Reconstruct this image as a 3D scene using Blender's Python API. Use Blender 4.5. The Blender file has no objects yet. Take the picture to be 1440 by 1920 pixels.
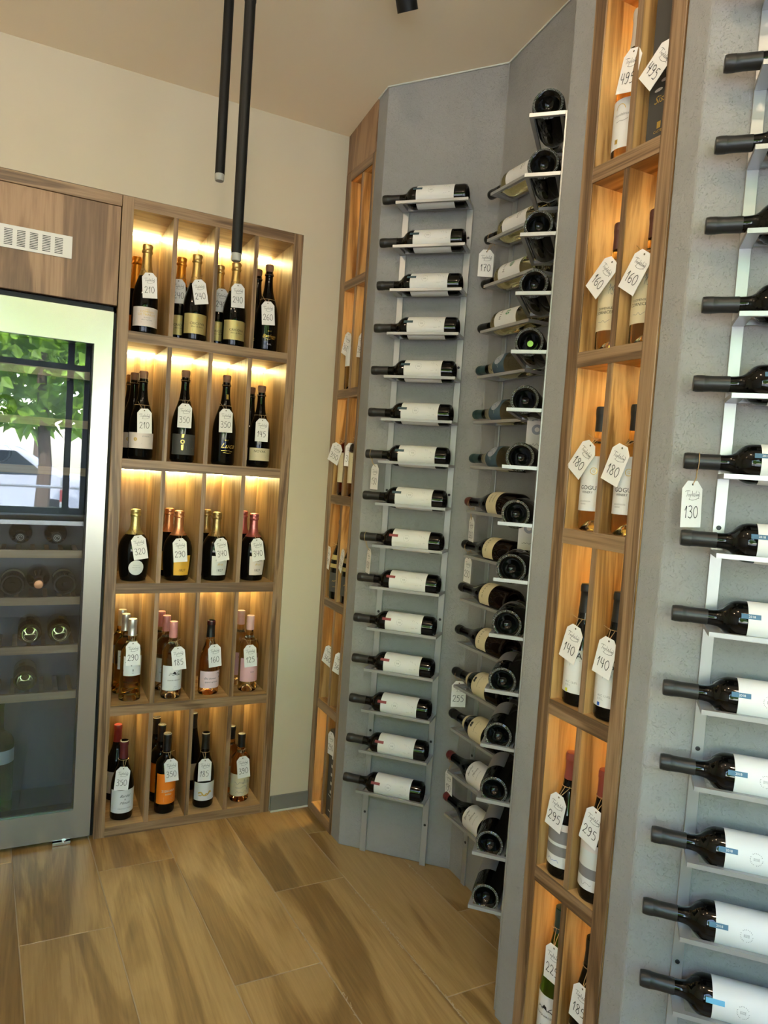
import bpy, math, random
from mathutils import Vector, Matrix

# ---------------------------------------------------------------- camera, sky, sun, exposure
scene = bpy.context.scene
C = scene.collection
cam_d = bpy.data.cameras.new('camera')
cam = bpy.data.objects.new('camera', cam_d)
C.objects.link(cam)
FWD = Vector((0.4517, 0.8904, -0.0560)).normalized()
RGT = Vector((0.8909, -0.4484, 0.0685))
RGT = (RGT - FWD * RGT.dot(FWD)).normalized()
UP = RGT.cross(FWD)
cam.matrix_world = Matrix(((RGT.x, UP.x, -FWD.x, 0.0), (RGT.y, UP.y, -FWD.y, 0.0), (RGT.z, UP.z, -FWD.z, 1.4), (0, 0, 0, 1)))
cam_d.sensor_fit = 'VERTICAL'
cam_d.sensor_height = 24.0
cam_d.lens = 1328.0 / 1920.0 * 24.0
cam_d.clip_start = 0.02
cam_d.clip_end = 200.0
scene.camera = cam

world = bpy.data.worlds.new('sky')
scene.world = world
world.use_nodes = True
wn = world.node_tree
sky = wn.nodes.new('ShaderNodeTexSky')
sky.sky_type = 'NISHITA'
sky.sun_disc = False
sky.sun_elevation = math.radians(52)
sky.sun_rotation = math.radians(10)
sky.air_density = 1.2
sky.dust_density = 1.5
bg = wn.nodes['Background']
hz = wn.nodes.new('ShaderNodeMix')
hz.data_type = 'RGBA'
hz.inputs[0].default_value = 0.06
hz.inputs[7].default_value = (2.6, 2.5, 2.35, 1)
wn.links.new(sky.outputs[0], hz.inputs[6])
wn.links.new(hz.outputs[2], bg.inputs[0])
bg.inputs[1].default_value = 0.62

sun_d = bpy.data.lights.new('sun', 'SUN')
sun_d.energy = 5.0
sun_d.angle = math.radians(0.6)
sun_d.color = (1.0, 0.95, 0.86)
sun = bpy.data.objects.new('sun', sun_d)
C.objects.link(sun)
sun.rotation_euler = Vector((0.25, -0.62, -0.74)).to_track_quat('-Z', 'Y').to_euler()

vs = scene.view_settings
scene.display_settings.display_device = 'sRGB'
vs.view_transform = 'Standard'
vs.look = 'None'
vs.gamma = 1.0
vs.use_curve_mapping = False
vs.exposure = 3.12
cy = scene.cycles
cy.use_denoising = True
cy.max_bounces = 9
cy.diffuse_bounces = 5
cy.glossy_bounces = 4
cy.transmission_bounces = 8
cy.transparent_max_bounces = 10
cy.caustics_reflective = False
cy.caustics_refractive = False
cy.sample_clamp_indirect = 6.0
cy.blur_glossy = 0.5

PI = math.pi
S2 = math.sqrt(0.5)
rnd = random.Random(7)

# ---------------------------------------------------------------- materials
def new_mat(name):
    m = bpy.data.materials.new(name)
    m.use_nodes = True
    nt = m.node_tree
    return m, nt, nt.nodes['Principled BSDF']

def flat(name, col, rough=0.5, metal=0.0, spec=0.5, **kw):
    m, nt, b = new_mat(name)
    b.inputs['Base Color'].default_value = (*col, 1)
    b.inputs['Roughness'].default_value = rough
    b.inputs['Metallic'].default_value = metal
    b.inputs['Specular IOR Level'].default_value = spec
    for k, v in kw.items():
        b.inputs[k.replace('_', ' ')].default_value = v
    return m

def node(nt, t, **kw):
    n = nt.nodes.new(t)
    for k, v in kw.items():
        if k in n.inputs:
            n.inputs[k].default_value = v
        else:
            setattr(n, k, v)
    return n

def ramp(nt, fac, stops):
    r = nt.nodes.new('ShaderNodeValToRGB')
    el = r.color_ramp.elements
    while len(el) < len(stops):
        el.new(0.5)
    for e, (p, c) in zip(el, stops):
        e.position = p
        e.color = (*c, 1)
    nt.links.new(fac, r.inputs[0])
    return r.outputs[0]

def coords(nt, scale, per_object=True):
    tc = nt.nodes.new('ShaderNodeTexCoord')
    out = tc.outputs['Object']
    if per_object:
        oi = nt.nodes.new('ShaderNodeObjectInfo')
        mul = node(nt, 'ShaderNodeVectorMath', operation='MULTIPLY')
        comb = nt.nodes.new('ShaderNodeCombineXYZ')
        for i in range(3):
            nt.links.new(oi.outputs['Random'], comb.inputs[i])
        nt.links.new(comb.outputs[0], mul.inputs[0])
        mul.inputs[1].default_value = (7.3, 5.1, 9.7)
        add = node(nt, 'ShaderNodeVectorMath', operation='ADD')
        nt.links.new(out, add.inputs[0])
        nt.links.new(mul.outputs[0], add.inputs[1])
        out = add.outputs[0]
    mp = nt.nodes.new('ShaderNodeMapping')
    mp.inputs['Scale'].default_value = scale
    nt.links.new(out, mp.inputs['Vector'])
    return mp.outputs[0]

def wood(name, axis, dark, mid, light, fine=1.0, rough=0.42, rings=0.55, across=9.0, along=0.9, vary=0.0, bump=0.06):
    """Grain runs along axis (0, 1 or 2)."""
    m, nt, b = new_mat(name)
    sc = [across] * 3
    sc[axis] = along
    v = coords(nt, sc)
    n1 = node(nt, 'ShaderNodeTexNoise', Scale=1.0, Detail=5.0, Roughness=0.55, Distortion=1.2)
    nt.links.new(v, n1.inputs['Vector'])
    sf = [150.0 * fine] * 3
    sf[axis] = 5.0
    v2 = coords(nt, sf)
    n2 = node(nt, 'ShaderNodeTexNoise', Scale=1.0, Detail=3.0, Roughness=0.6, Distortion=0.3)
    nt.links.new(v2, n2.inputs['Vector'])
    # cathedral figure: contour lines of the stretched noise
    mu = node(nt, 'ShaderNodeMath', operation='MULTIPLY')
    nt.links.new(n1.outputs['Fac'], mu.inputs[0])
    mu.inputs[1].default_value = 26.0
    sn = node(nt, 'ShaderNodeMath', operation='SINE')
    nt.links.new(mu.outputs[0], sn.inputs[0])
    a = node(nt, 'ShaderNodeMath', operation='MULTIPLY_ADD')
    nt.links.new(sn.outputs[0], a.inputs[0])
    a.inputs[1].default_value = 0.10 * rings
    nt.links.new(n1.outputs['Fac'], a.inputs[2])
    s = node(nt, 'ShaderNodeMath', operation='MULTIPLY_ADD')
    nt.links.new(n2.outputs['Fac'], s.inputs[0])
    s.inputs[1].default_value = 0.42
    nt.links.new(a.outputs[0], s.inputs[2])
    col = ramp(nt, s.outputs[0], [(0.40, dark), (0.68, mid), (0.95, light)])
    if vary:
        oi = nt.nodes.new('ShaderNodeObjectInfo')
        mr = node(nt, 'ShaderNodeMapRange')
        mr.inputs['To Min'].default_value = 1.0 - vary
        mr.inputs['To Max'].default_value = 1.0 + vary
        nt.links.new(oi.outputs['Random'], mr.inputs['Value'])
        hs = nt.nodes.new('ShaderNodeHueSaturation')
        nt.links.new(mr.outputs[0], hs.inputs['Value'])
        nt.links.new(col, hs.inputs['Color'])
        col = hs.outputs[0]
    nt.links.new(col, b.inputs['Base Color'])
    b.inputs['Roughness'].default_value = rough
    bp = node(nt, 'ShaderNodeBump', Strength=bump, Distance=0.002)
    nt.links.new(n2.outputs['Fac'], bp.inputs['Height'])
    nt.links.new(bp.outputs[0], b.inputs['Normal'])
    return m

OAK = ((0.080, 0.042, 0.019), (0.190, 0.110, 0.055), (0.30, 0.190, 0.105))
HONEY = ((0.18, 0.085, 0.024), (0.36, 0.198, 0.068), (0.52, 0.315, 0.125))
M = {}
for ax, nm in ((0, 'x'), (1, 'y'), (2, 'z')):
    M['oak_' + nm] = wood('oak_edge_' + nm, ax, *OAK, rings=1.5, across=20.0, fine=1.3)
    M['inner_' + nm] = wood('oak_inner_' + nm, ax, *HONEY, rings=1.9, across=9.0)
for ax, nm in ((0, 'x'), (2, 'z')):
    M['cab_' + nm] = wood('cabinet_oak_' + nm, ax, (0.175, 0.094, 0.036), (0.330, 0.200, 0.086), (0.46, 0.310, 0.148), rings=1.2, across=9.0)
M['panel'] = wood('oak_panel', 2, (0.11, 0.055, 0.024), (0.235, 0.130, 0.066), (0.34, 0.205, 0.112), rings=1.7, across=6.5, along=0.8)
M['plank'] = wood('floor_plank', 1, (0.155, 0.084, 0.026), (0.275, 0.163, 0.054), (0.39, 0.250, 0.098), rings=1.25, across=5.5, along=0.75, rough=0.36, vary=0.10, bump=0.03)
M['shelf_wood'] = wood('beech_shelf', 0, (0.30, 0.18, 0.10), (0.46, 0.30, 0.18), (0.60, 0.43, 0.28), rings=0.3)

def plaster(name, c0, c1, strength, scr=1.0):
    m, nt, b = new_mat(name)
    v = coords(nt, (1, 1, 1), False)
    n1 = node(nt, 'ShaderNodeTexNoise', Scale=3.2, Detail=5.0, Roughness=0.6)
    nt.links.new(v, n1.inputs['Vector'])
    n2 = node(nt, 'ShaderNodeTexNoise', Scale=62.0, Detail=4.0, Roughness=0.62, Distortion=0.8)
    nt.links.new(v, n2.inputs['Vector'])
    n3 = node(nt, 'ShaderNodeTexNoise', Scale=115.0, Detail=2.0, Roughness=0.5, Distortion=2.4)
    nt.links.new(v, n3.inputs['Vector'])
    pit = ramp(nt, n3.outputs['Fac'], [(0.60, (1, 1, 1)), (0.72, (0, 0, 0))])
    msk = ramp(nt, n1.outputs['Fac'], [(0.42, (0, 0, 0)), (0.62, (1, 1, 1))])
    col = ramp(nt, n1.outputs['Fac'], [(0.3, c0), (0.7, c1)])
    hm = node(nt, 'ShaderNodeMath', operation='MULTIPLY_ADD')
    nt.links.new(pit, hm.inputs[0])
    hm.inputs[1].default_value = 0.5 * scr
    nt.links.new(n2.outputs['Fac'], hm.inputs[2])
    bp = node(nt, 'ShaderNodeBump', Strength=strength, Distance=0.0035)
    nt.links.new(hm.outputs[0], bp.inputs['Height'])
    nt.links.new(col, b.inputs['Base Color'])
    nt.links.new(bp.outputs[0], b.inputs['Normal'])
    b.inputs['Roughness'].default_value = 0.72
    b.inputs['Specular IOR Level'].default_value = 0.25
    return m

M['plaster'] = plaster('grey_plaster', (0.245, 0.240, 0.237), (0.305, 0.299, 0.296), 0.65)
M['beige'] = plaster('beige_paint', (0.500, 0.440, 0.330), (0.520, 0.460, 0.350), 0.04, 0.0)
M['ceil'] = plaster('ceiling_paint', (0.80, 0.66, 0.47), (0.82, 0.68, 0.485), 0.03, 0.0)
M['white_wall'] = flat('white_wall', (0.70, 0.66, 0.58), 0.8)
M['grout'] = flat('grout', (0.36, 0.28, 0.19), 0.8)
M['skirting'] = flat('skirting_grey', (0.165, 0.165, 0.150), 0.45)
M['caulk'] = flat('caulk', (0.55, 0.55, 0.50), 0.6)
M['rack'] = flat('rack_steel', (0.38, 0.385, 0.39), 0.36, 0.5)
M['screw'] = flat('screw_dark', (0.03, 0.03, 0.035), 0.4, 0.6)
M['black_metal'] = flat('black_metal', (0.004, 0.004, 0.004), 0.5, 0.0, 0.22)
M['black'] = flat('black_gap', (0.006, 0.006, 0.006), 0.6)
M['frost'] = flat('frosted_acrylic', (0.30, 0.29, 0.26), 0.5)
M['steel'] = flat('brushed_steel', (0.43, 0.415, 0.395), 0.27, 1.0)
M['chrome'] = flat('chrome', (0.75, 0.75, 0.75), 0.12, 1.0)
M['fridge_in'] = flat('fridge_interior', (0.13, 0.14, 0.165), 0.5)  # liner grey; bluish tint imitates the floor's reflection in the door glass
M['vent'] = flat('vent_white', (0.66, 0.65, 0.62), 0.45)
M['paper'] = flat('paper_white', (0.66, 0.66, 0.65), 0.6)
M['card'] = flat('tag_card', (0.76, 0.74, 0.72), 0.65)
M['ink'] = flat('ink', (0.010, 0.010, 0.012), 0.5)
M['greyink'] = flat('grey_ink', (0.22, 0.22, 0.22), 0.5)
M['twine'] = flat('twine', (0.42, 0.28, 0.13), 0.8)
M['cream'] = flat('paper_cream', (0.60, 0.52, 0.34), 0.6)
M['blush'] = flat('paper_blush', (0.66, 0.58, 0.54), 0.6)
M['silverpaper'] = flat('paper_silver', (0.60, 0.61, 0.58), 0.5)
M['goldpaper'] = flat('paper_gold', (0.50, 0.40, 0.16), 0.38, 0.35)
M['goldink'] = flat('gold_ink', (0.62, 0.42, 0.10), 0.3, 0.7)
M['charcoalpaper'] = flat('paper_charcoal', (0.05, 0.048, 0.045), 0.6)
M['yellowpaper'] = flat('paper_yellow', (0.70, 0.38, 0.04), 0.5)
M['orangepaper'] = flat('paper_orange', (0.80, 0.20, 0.012), 0.5)
M['pinkpaper'] = flat('paper_pink', (0.72, 0.40, 0.42), 0.6)
M['palepink'] = flat('paper_pale_pink', (0.74, 0.55, 0.58), 0.6)
M['bluetab'] = flat('tab_blue', (0.035, 0.115, 0.20), 0.45)
M['bluelight'] = flat('tab_light_blue', (0.10, 0.36, 0.58), 0.45)
M['tealtab'] = flat('tab_teal', (0.035, 0.07, 0.085), 0.45)
M['redtab'] = flat('tab_red', (0.22, 0.03, 0.035), 0.45)
M['bluepaper'] = flat('paper_blue', (0.045, 0.085, 0.12), 0.5)
M['greyblue'] = flat('paper_grey_blue', (0.32, 0.34, 0.40), 0.5)
M['greenink'] = flat('green_ink', (0.02, 0.20, 0.05), 0.5)
M['lime'] = flat('lime_dot', (0.32, 0.62, 0.10), 0.5)
M['yellowink'] = flat('yellow_ink', (0.62, 0.60, 0.03), 0.5)
M['blueink'] = flat('blue_ink', (0.01, 0.08, 0.38), 0.5)
M['stone'] = flat('paper_stone_grey', (0.19, 0.18, 0.18), 0.55)
M['capblack'] = flat('capsule_black', (0.006, 0.006, 0.006), 0.40, 0.0)
M['capdark'] = flat('capsule_charcoal', (0.018, 0.018, 0.0175), 0.38, 0.25)
M['capred'] = flat('capsule_red', (0.22, 0.018, 0.016), 0.35)
M['capwine'] = flat('capsule_wine', (0.10, 0.014, 0.018), 0.35)
M['caprust'] = flat('capsule_rust', (0.24, 0.045, 0.032), 0.45)
M['capbrown'] = flat('capsule_brown', (0.085, 0.025, 0.018), 0.4)
M['capsilver'] = flat('capsule_silver', (0.50, 0.48, 0.46), 0.35, 0.7)
M['cappink'] = flat('capsule_pink', (0.62, 0.26, 0.25), 0.4, 0.2)
M['caprose'] = flat('capsule_pale_pink', (0.70, 0.42, 0.40), 0.45)
M['capwhite'] = flat('capsule_white', (0.55, 0.52, 0.46), 0.45)
M['capgreen'] = flat('capsule_dark_green', (0.02, 0.05, 0.05), 0.4)
M['captop'] = flat('capsule_top', (0.62, 0.52, 0.36), 0.5)
M['cork'] = flat('cork', (0.22, 0.11, 0.06), 0.7)
M['wire'] = flat('wire', (0.35, 0.25, 0.14), 0.35, 0.9)

def foil(name, col):
    m, nt, b = new_mat(name)
    v = coords(nt, (1, 1, 1), False)
    n = node(nt, 'ShaderNodeTexNoise', Scale=170.0, Detail=3.0, Roughness=0.6)
    nt.links.new(v, n.inputs['Vector'])
    bp = node(nt, 'ShaderNodeBump', Strength=0.5, Distance=0.002)
    nt.links.new(n.outputs['Fac'], bp.inputs['Height'])
    nt.links.new(bp.outputs[0], b.inputs['Normal'])
    b.inputs['Base Color'].default_value = (*col, 1)
    b.inputs['Metallic'].default_value = 0.85
    b.inputs['Roughness'].default_value = 0.33
    return m

M['foil_gold'] = foil('foil_gold', (0.62, 0.44, 0.16))
M['foil_green'] = foil('foil_pale_gold', (0.58, 0.50, 0.20))
M['foil_orange'] = foil('foil_orange', (0.80, 0.36, 0.05))
M['foil_copper'] = foil('foil_copper', (0.78, 0.36, 0.18))
M['foil_bronze'] = foil('foil_bronze', (0.42, 0.30, 0.13))
M['foil_rose'] = foil('foil_rose', (0.55, 0.17, 0.17))

def glass(name, col, rough=0.02, ior=1.36):
    m, nt, b = new_mat(name)
    b.inputs['Base Color'].default_value = (*col, 1)
    b.inputs['Transmission Weight'].default_value = 1.0
    b.inputs['Roughness'].default_value = rough
    b.inputs['IOR'].default_value = ior
    return m

M['g_dark'] = flat('glass_dark', (0.0016, 0.0017, 0.0015), 0.03, 0.0, 0.27)
M['g_darkred'] = flat('glass_dark_red', (0.004, 0.002, 0.0018), 0.03, 0.0, 0.27)
M['g_green'] = glass('glass_green', (0.05, 0.32, 0.05))
M['g_white'] = glass('glass_white_wine', (0.92, 0.83, 0.42))
M['g_gold'] = glass('glass_golden_wine', (0.99, 0.93, 0.58))
M['g_amber'] = glass('glass_amber_wine', (0.93, 0.66, 0.26))
M['g_rose'] = glass('glass_rose_wine', (0.96, 0.58, 0.30))
M['g_pale'] = glass('glass_pale_rose', (0.96, 0.78, 0.54))
M['g_redclear'] = glass('glass_red_wine', (0.35, 0.04, 0.02))

def led_mat(name, col, strength):
    m, nt, b = new_mat(name)
    b.inputs['Base Color'].default_value = (0.8, 0.7, 0.5, 1)
    b.inputs['Emission Color'].default_value = (*col, 1)
    b.inputs['Emission Strength'].default_value = strength
    return m

M['led'] = led_mat('led_warm', (1.0, 0.86, 0.38), 8.5)
M['led_col'] = led_mat('led_column', (1.0, 0.78, 0.27), 30.0)

def pane_mat():
    """Dark tinted appliance glass: clear coat reflection over a tinted see-through body."""
    m, nt, b = new_mat('tinted_glass_pane')
    out = nt.nodes['Material Output']
    tr = nt.nodes.new('ShaderNodeBsdfTransparent')
    tr.inputs[0].default_value = (0.84, 0.86, 0.90, 1)
    gl = nt.nodes.new('ShaderNodeBsdfGlossy')
    gl.inputs['Roughness'].default_value = 0.0
    fr = node(nt, 'ShaderNodeFresnel', IOR=1.75)
    mx = nt.nodes.new('ShaderNodeMixShader')
    nt.links.new(fr.outputs[0], mx.inputs[0])
    nt.links.new(tr.outputs[0], mx.inputs[1])
    nt.links.new(gl.outputs[0], mx.inputs[2])
    nt.links.new(mx.outputs[0], out.inputs[0])
    return m

M['pane'] = pane_mat()

# ---------------------------------------------------------------- mesh helpers
class MB:
    def __init__(self):
        self.v, self.f = [], []

    def add(self, vs_, fs_):
        o = len(self.v)
        self.v += [tuple(p) for p in vs_]
        self.f += [tuple(i + o for i in f) for f in fs_]
        return self

    def box(self, x0, x1, y0, y1, z0, z1):
        return self.add([(x0, y0, z0), (x1, y0, z0), (x1, y1, z0), (x0, y1, z0), (x0, y0, z1), (x1, y0, z1), (x1, y1, z1), (x0, y1, z1)],
                        [(0, 3, 2, 1), (4, 5, 6, 7), (0, 1, 5, 4), (1, 2, 6, 5), (2, 3, 7, 6), (3, 0, 4, 7)])

    def fbox(self, F, s0, s1, d0, d1, z0, z1):
        """Box in facet coordinates: s along the wall, d out into the room, z up."""
        o = len(self.v)
        self.box(s0, s1, d0, d1, z0, z1)
        for i in range(o, len(self.v)):
            s, d, z = self.v[i]
            self.v[i] = (F[0][0] + F[1][0] * s + F[2][0] * d, F[0][1] + F[1][1] * s + F[2][1] * d, z)
        return self

    def prism(self, poly, z0, ztop):
        """Plan polygon (counter-clockwise) pulled up; ztop is a function of (x, y)."""
        n = len(poly)
        vs_ = [(x, y, z0) for x, y in poly] + [(x, y, ztop(x, y)) for x, y in poly]
        fs_ = [tuple(range(n - 1, -1, -1)), tuple(range(n, 2 * n))]
        fs_ += [(i, (i + 1) % n, n + (i + 1) % n, n + i) for i in range(n)]
        return self.add(vs_, fs_)

    def lathe(self, prof, seg=28, close=True):
        o = len(self.v)
        rings = []
        for r, z in prof:
            if r < 1e-6:
                self.v.append((0, 0, z))
                rings.append([len(self.v) - 1])
            else:
                idx = []
                for k in range(seg):
                    a = 2 * PI * k / seg
                    self.v.append((r * math.cos(a), r * math.sin(a), z))
                    idx.append(len(self.v) - 1)
                rings.append(idx)
        for a, b in zip(rings, rings[1:]):
            for k in range(seg):
                k2 = (k + 1) % seg
                if len(a) == 1 and len(b) == 1:
                    continue
                if len(a) == 1:
                    self.f.append((a[0], b[k2], b[k]))
                elif len(b) == 1:
                    self.f.append((a[k], a[k2], b[0]))
                else:
                    self.f.append((a[k], a[k2], b[k2], b[k]))
        return self

    def tube(self, pts, r, seg=6, closed=False):
        pts = [Vector(p) for p in pts]
        n = len(pts)
        o = len(self.v)
        prev = None
        for i, p in enumerate(pts):
            if closed:
                t = pts[(i + 1) % n] - pts[i - 1]
            else:
                t = pts[min(i + 1, n - 1)] - pts[max(i - 1, 0)]
            t.normalize()
            if prev is None:
                a = t.orthogonal().normalized()
            else:
                a = (prev - t * prev.dot(t))
                a = a.normalized() if a.length > 1e-6 else t.orthogonal().normalized()
            prev = a
            b = t.cross(a)
            rr = r(i / max(1, n - 1)) if callable(r) else r
            for k in range(seg):
                th = 2 * PI * k / seg
                self.v.append(tuple(p + (a * math.cos(th) + b * math.sin(th)) * rr))
        m = n if closed else n - 1
        for i in range(m):
            j = (i + 1) % n
            for k in range(seg):
                k2 = (k + 1) % seg
                self.f.append((o + i * seg + k, o + i * seg + k2, o + j * seg + k2, o + j * seg + k))
        if not closed:
            self.f.append(tuple(o + k for k in range(seg - 1, -1, -1)))
            self.f.append(tuple(o + (n - 1) * seg + k for k in range(seg)))
        return self

    def mesh(self, name, smooth=False):
        me = bpy.data.meshes.new(name)
        me.from_pydata(self.v, [], self.f)
        if smooth:
            me.polygons.foreach_set('use_smooth', [True] * len(me.polygons))
            try:
                me.set_sharp_from_angle(angle=math.radians(38))
            except Exception:
                pass
        me.update()
        return me

def obj(name, me, mat, parent=None, kind=None):
    if isinstance(me, MB):
        me = me.mesh(name)
    if mat is not None and len(me.materials) == 0:
        me.materials.append(mat)
    o = bpy.data.objects.new(name, me)
    C.objects.link(o)
    if parent is not None:
        o.parent = parent
    if kind:
        o['kind'] = kind
    return o

def bevel(o, w=0.002, seg=2):
    md = o.modifiers.new('soft_edges', 'BEVEL')
    md.width = w
    md.segments = seg
    md.limit_method = 'ANGLE'
    return o

def thing(name, label, cat, loc=(0, 0, 0), group=None, mtx=None):
    o = bpy.data.objects.new(name, None)
    C.objects.link(o)
    o.empty_display_size = 0.05
    if mtx is not None:
        o.matrix_world = mtx
    else:
        o.location = loc
    o['label'] = label
    o['category'] = cat
    if group:
        o['group'] = group
    return o

def tag_obj(o, label, cat, group=None):
    o['label'] = label
    o['category'] = cat
    if group:
        o['group'] = group
    return o

ORD = ['first', 'second', 'third', 'fourth', 'fifth', 'sixth', 'seventh', 'eighth', 'ninth', 'tenth', 'eleventh', 'twelfth', 'thirteenth', 'fourteenth', 'fifteenth']

# ---------------------------------------------------------------- the room
YW = 2.668
LAMP_W = 2.0
def ceil_z(x, y):
    return 2.708 + 0.148 * (YW - y)

def structure(name, mb, mat, label=None):
    o = obj(name, mb, mat, None, 'structure')
    if label:
        o['label'] = label
    return o

mb = MB()
mb.prism([(-2.2, YW), (1.089, YW), (1.089, YW + 0.10), (-2.2, YW + 0.10)], 2.293, ceil_z)
mb.prism([(0.924, YW), (1.089, YW), (1.089, YW + 0.10), (0.924, YW + 0.10)], 0.0, lambda x, y: 2.293)
mb.prism([(-2.2, YW), (-0.398, YW), (-0.398, YW + 0.10), (-2.2, YW + 0.10)], 0.0, lambda x, y: 2.293)
mb.box(-2.3, 1.75, 3.02, 3.12, -0.05, 3.0)
structure('wall_back', mb, M['beige'], 'warm beige painted wall above and beside the oak cabinet')
structure('wall_left', MB().prism([(-2.3, -1.3), (-2.2, -1.3), (-2.2, 3.02), (-2.3, 3.02)], 0, ceil_z), M['white_wall'])

inner = [(1.089, 2.41), (1.091, 2.339), (1.397, 2.05), (1.397, 1.67), (1.143, 1.416), (1.143, 1.342)]
w = structure('wall_right_niche', MB().prism(inner + [(1.30, 1.342), (1.50, 1.60), (1.50, 2.12), (1.30, 2.41)], 0, ceil_z), M['plaster'],
              'grey plaster wall folding back into a faceted niche')
bevel(w, 0.004, 2)
w = structure('wall_right_near', MB().prism([(1.143, 1.068), (1.143, 1.008), (1.461, 0.69), (1.461, -1.15), (1.62, -1.15), (1.62, 0.76), (1.30, 1.068)], 0, ceil_z), M['plaster'],
              'grey plaster wall behind the nearest bottle rack')
bevel(w, 0.004, 2)
structure('wall_right_outer', MB().prism([(1.66, -1.3), (1.75, -1.3), (1.75, 3.02), (1.66, 3.02)], 0, ceil_z), M['white_wall'])

# sloping ceiling slab
mb = MB()
q = [(-2.3, -1.4), (1.75, -1.4), (1.75, 3.12), (-2.3, 3.12)]
mb.add([(x, y, ceil_z(x, y)) for x, y in q] + [(x, y, ceil_z(x, y) + 0.12) for x, y in q],
       [(3, 2, 1, 0), (4, 5, 6, 7), (0, 1, 5, 4), (1, 2, 6, 5), (2, 3, 7, 6), (3, 0, 4, 7)])
structure('ceiling', mb, M['ceil'], 'smooth beige sloping ceiling')

# window wall behind the photographer
SILL, HEAD = 0.86, 2.72
mb = MB()
mb.box(-2.3, 1.75, -1.30, -1.15, 0, SILL)
mb.prism([(-2.3, -1.30), (1.75, -1.30), (1.75, -1.15), (-2.3, -1.15)], HEAD, ceil_z)
for x0, x1 in ((-2.3, -2.05), (0.46, 0.58), (1.40, 1.75)):
    mb.box(x0, x1, -1.30, -1.15, SILL, HEAD)
structure('wall_front', mb, M['white_wall'])
for i, (x0, x1, muls) in enumerate(((-2.05, 0.46, (-1.15, -0.27, 0.30)), (0.58, 1.40, (1.0,)))):
    fr = structure('window_%d' % (i + 1), MB().box(x0, x1, -1.27, -1.20, SILL, SILL + 0.05).box(x0, x1, -1.27, -1.20, HEAD - 0.05, HEAD)
                   .box(x0, x0 + 0.05, -1.27, -1.20, SILL, HEAD).box(x1 - 0.05, x1, -1.27, -1.20, SILL, HEAD), M['black_metal'])
    for mx in muls:
        obj('mullion', MB().box(mx - 0.025, mx + 0.025, -1.265, -1.205, SILL, HEAD), M['black_metal'], fr)
    obj('transom', MB().box(x0, x1, -1.26, -1.21, 2.07, 2.12), M['black_metal'], fr)
    obj('window_sill', MB().box(x0 - 0.02, x1 + 0.02, -1.22, -1.08, SILL - 0.03, SILL), M['vent'], fr)

# floor: wood-look porcelain planks in light joints
floor = structure('floor', MB().box(-2.3, 1.75, -1.3, 3.12, -0.06, -0.0012), M['grout'], 'brown wood-look plank tile floor')
PL, PW = 0.926, 0.2495
offs = {0: 2.137, 1: 2.448, 2: 1.768, 3: 2.134, 4: 2.447, 5: 1.828, -1: 2.60}
SH = -0.054
n_pl = 0
for k in range(-9, 7):
    j = offs.get(k, 2.0 + 0.31 * ((k * 7) % 3) - 0.1)
    while j < 3.0:
        j += PL
    y1 = j
    while y1 > -1.2:
        y0 = max(y1 - PL, -1.15)
        yt = min(y1, 3.0)
        if yt - y0 > 0.03:
            g = 0.0013
            xa = lambda y: 0.0 + PW * k + SH * (y - 2.66) + g
            xb = lambda y: 0.0 + PW * (k + 1) + SH * (y - 2.66) - g
            a, b = y0 + g, yt - g
            vs_ = [(xa(a), a), (xb(a), a), (xb(b), b), (xa(b), b)]
            e = 0.0012
            me = MB()
            lo = [(x, y, -0.006) for x, y in vs_]
            md = [(x, y, -e) for x, y in vs_]
            cx, cy_ = sum(p[0] for p in vs_) / 4, sum(p[1] for p in vs_) / 4
            hi = [(x - math.copysign(e, x - cx), y - math.copysign(e, y - cy_), 0.0) for x, y in vs_]
            me.add(lo + md + hi, [(0, 1, 5, 4), (1, 2, 6, 5), (2, 3, 7, 6), (3, 0, 4, 7), (4, 5, 9, 8), (5, 6, 10, 9), (6, 7, 11, 10), (7, 4, 8, 11), (8, 9, 10, 11)])
            obj('plank', me, M['plank'], floor)
        y1 = y1 - PL
# worn light flecks along two of the joints
M['fleck'] = flat('worn_joint', (0.42, 0.33, 0.22), 0.8)
mb = MB()
rg = random.Random(21)
for k, ya, yb, nfl in ((4, 2.06, 1.45, 60), (3, 1.95, 1.55, 22), (5, 2.15, 1.95, 16)):
    for i in range(nfl):
        y = rg.uniform(yb, ya)
        x = PW * k + SH * (y - 2.66) + rg.gauss(0, .0035)
        l, wd = rg.uniform(.002, .008), rg.uniform(.0006, .0016)
        a = rg.gauss(PI / 2, .4)
        c_, s_ = math.cos(a), math.sin(a)
        mb.add([(x + c_ * l - s_ * wd, y + s_ * l + c_ * wd, .0003), (x - c_ * l - s_ * wd, y - s_ * l + c_ * wd, .0003), (x - c_ * l + s_ * wd, y - s_ * l - c_ * wd, .0003), (x + c_ * l + s_ * wd, y + s_ * l - c_ * wd, .0003)], [(0, 1, 2, 3)])
obj('joint_flecks', mb, M['fleck'], floor, 'stuff')
bead = [(x, y, ceil_z(x, y) - .002) for x, y in ((1.087, 2.41), (1.088, 2.338), (1.394, 2.049), (1.394, 1.671), (1.142, 1.419))]
structure('trim_1', MB().tube(bead, .0032, 6), M['caulk'], 'thin pale filler line where the grey wall meets the ceiling')
# skirting between cabinet and corner
bs = structure('baseboard_back', MB().box(0.926, 1.086, YW - 0.012, YW + 0.001, 0.004, 0.062), M['skirting'], 'grey skirting board beside the oak cabinet')
obj('caulk_line', MB().box(0.926, 1.086, YW - 0.016, YW - 0.002, 0.0, 0.006), M['caulk'], bs)

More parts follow.
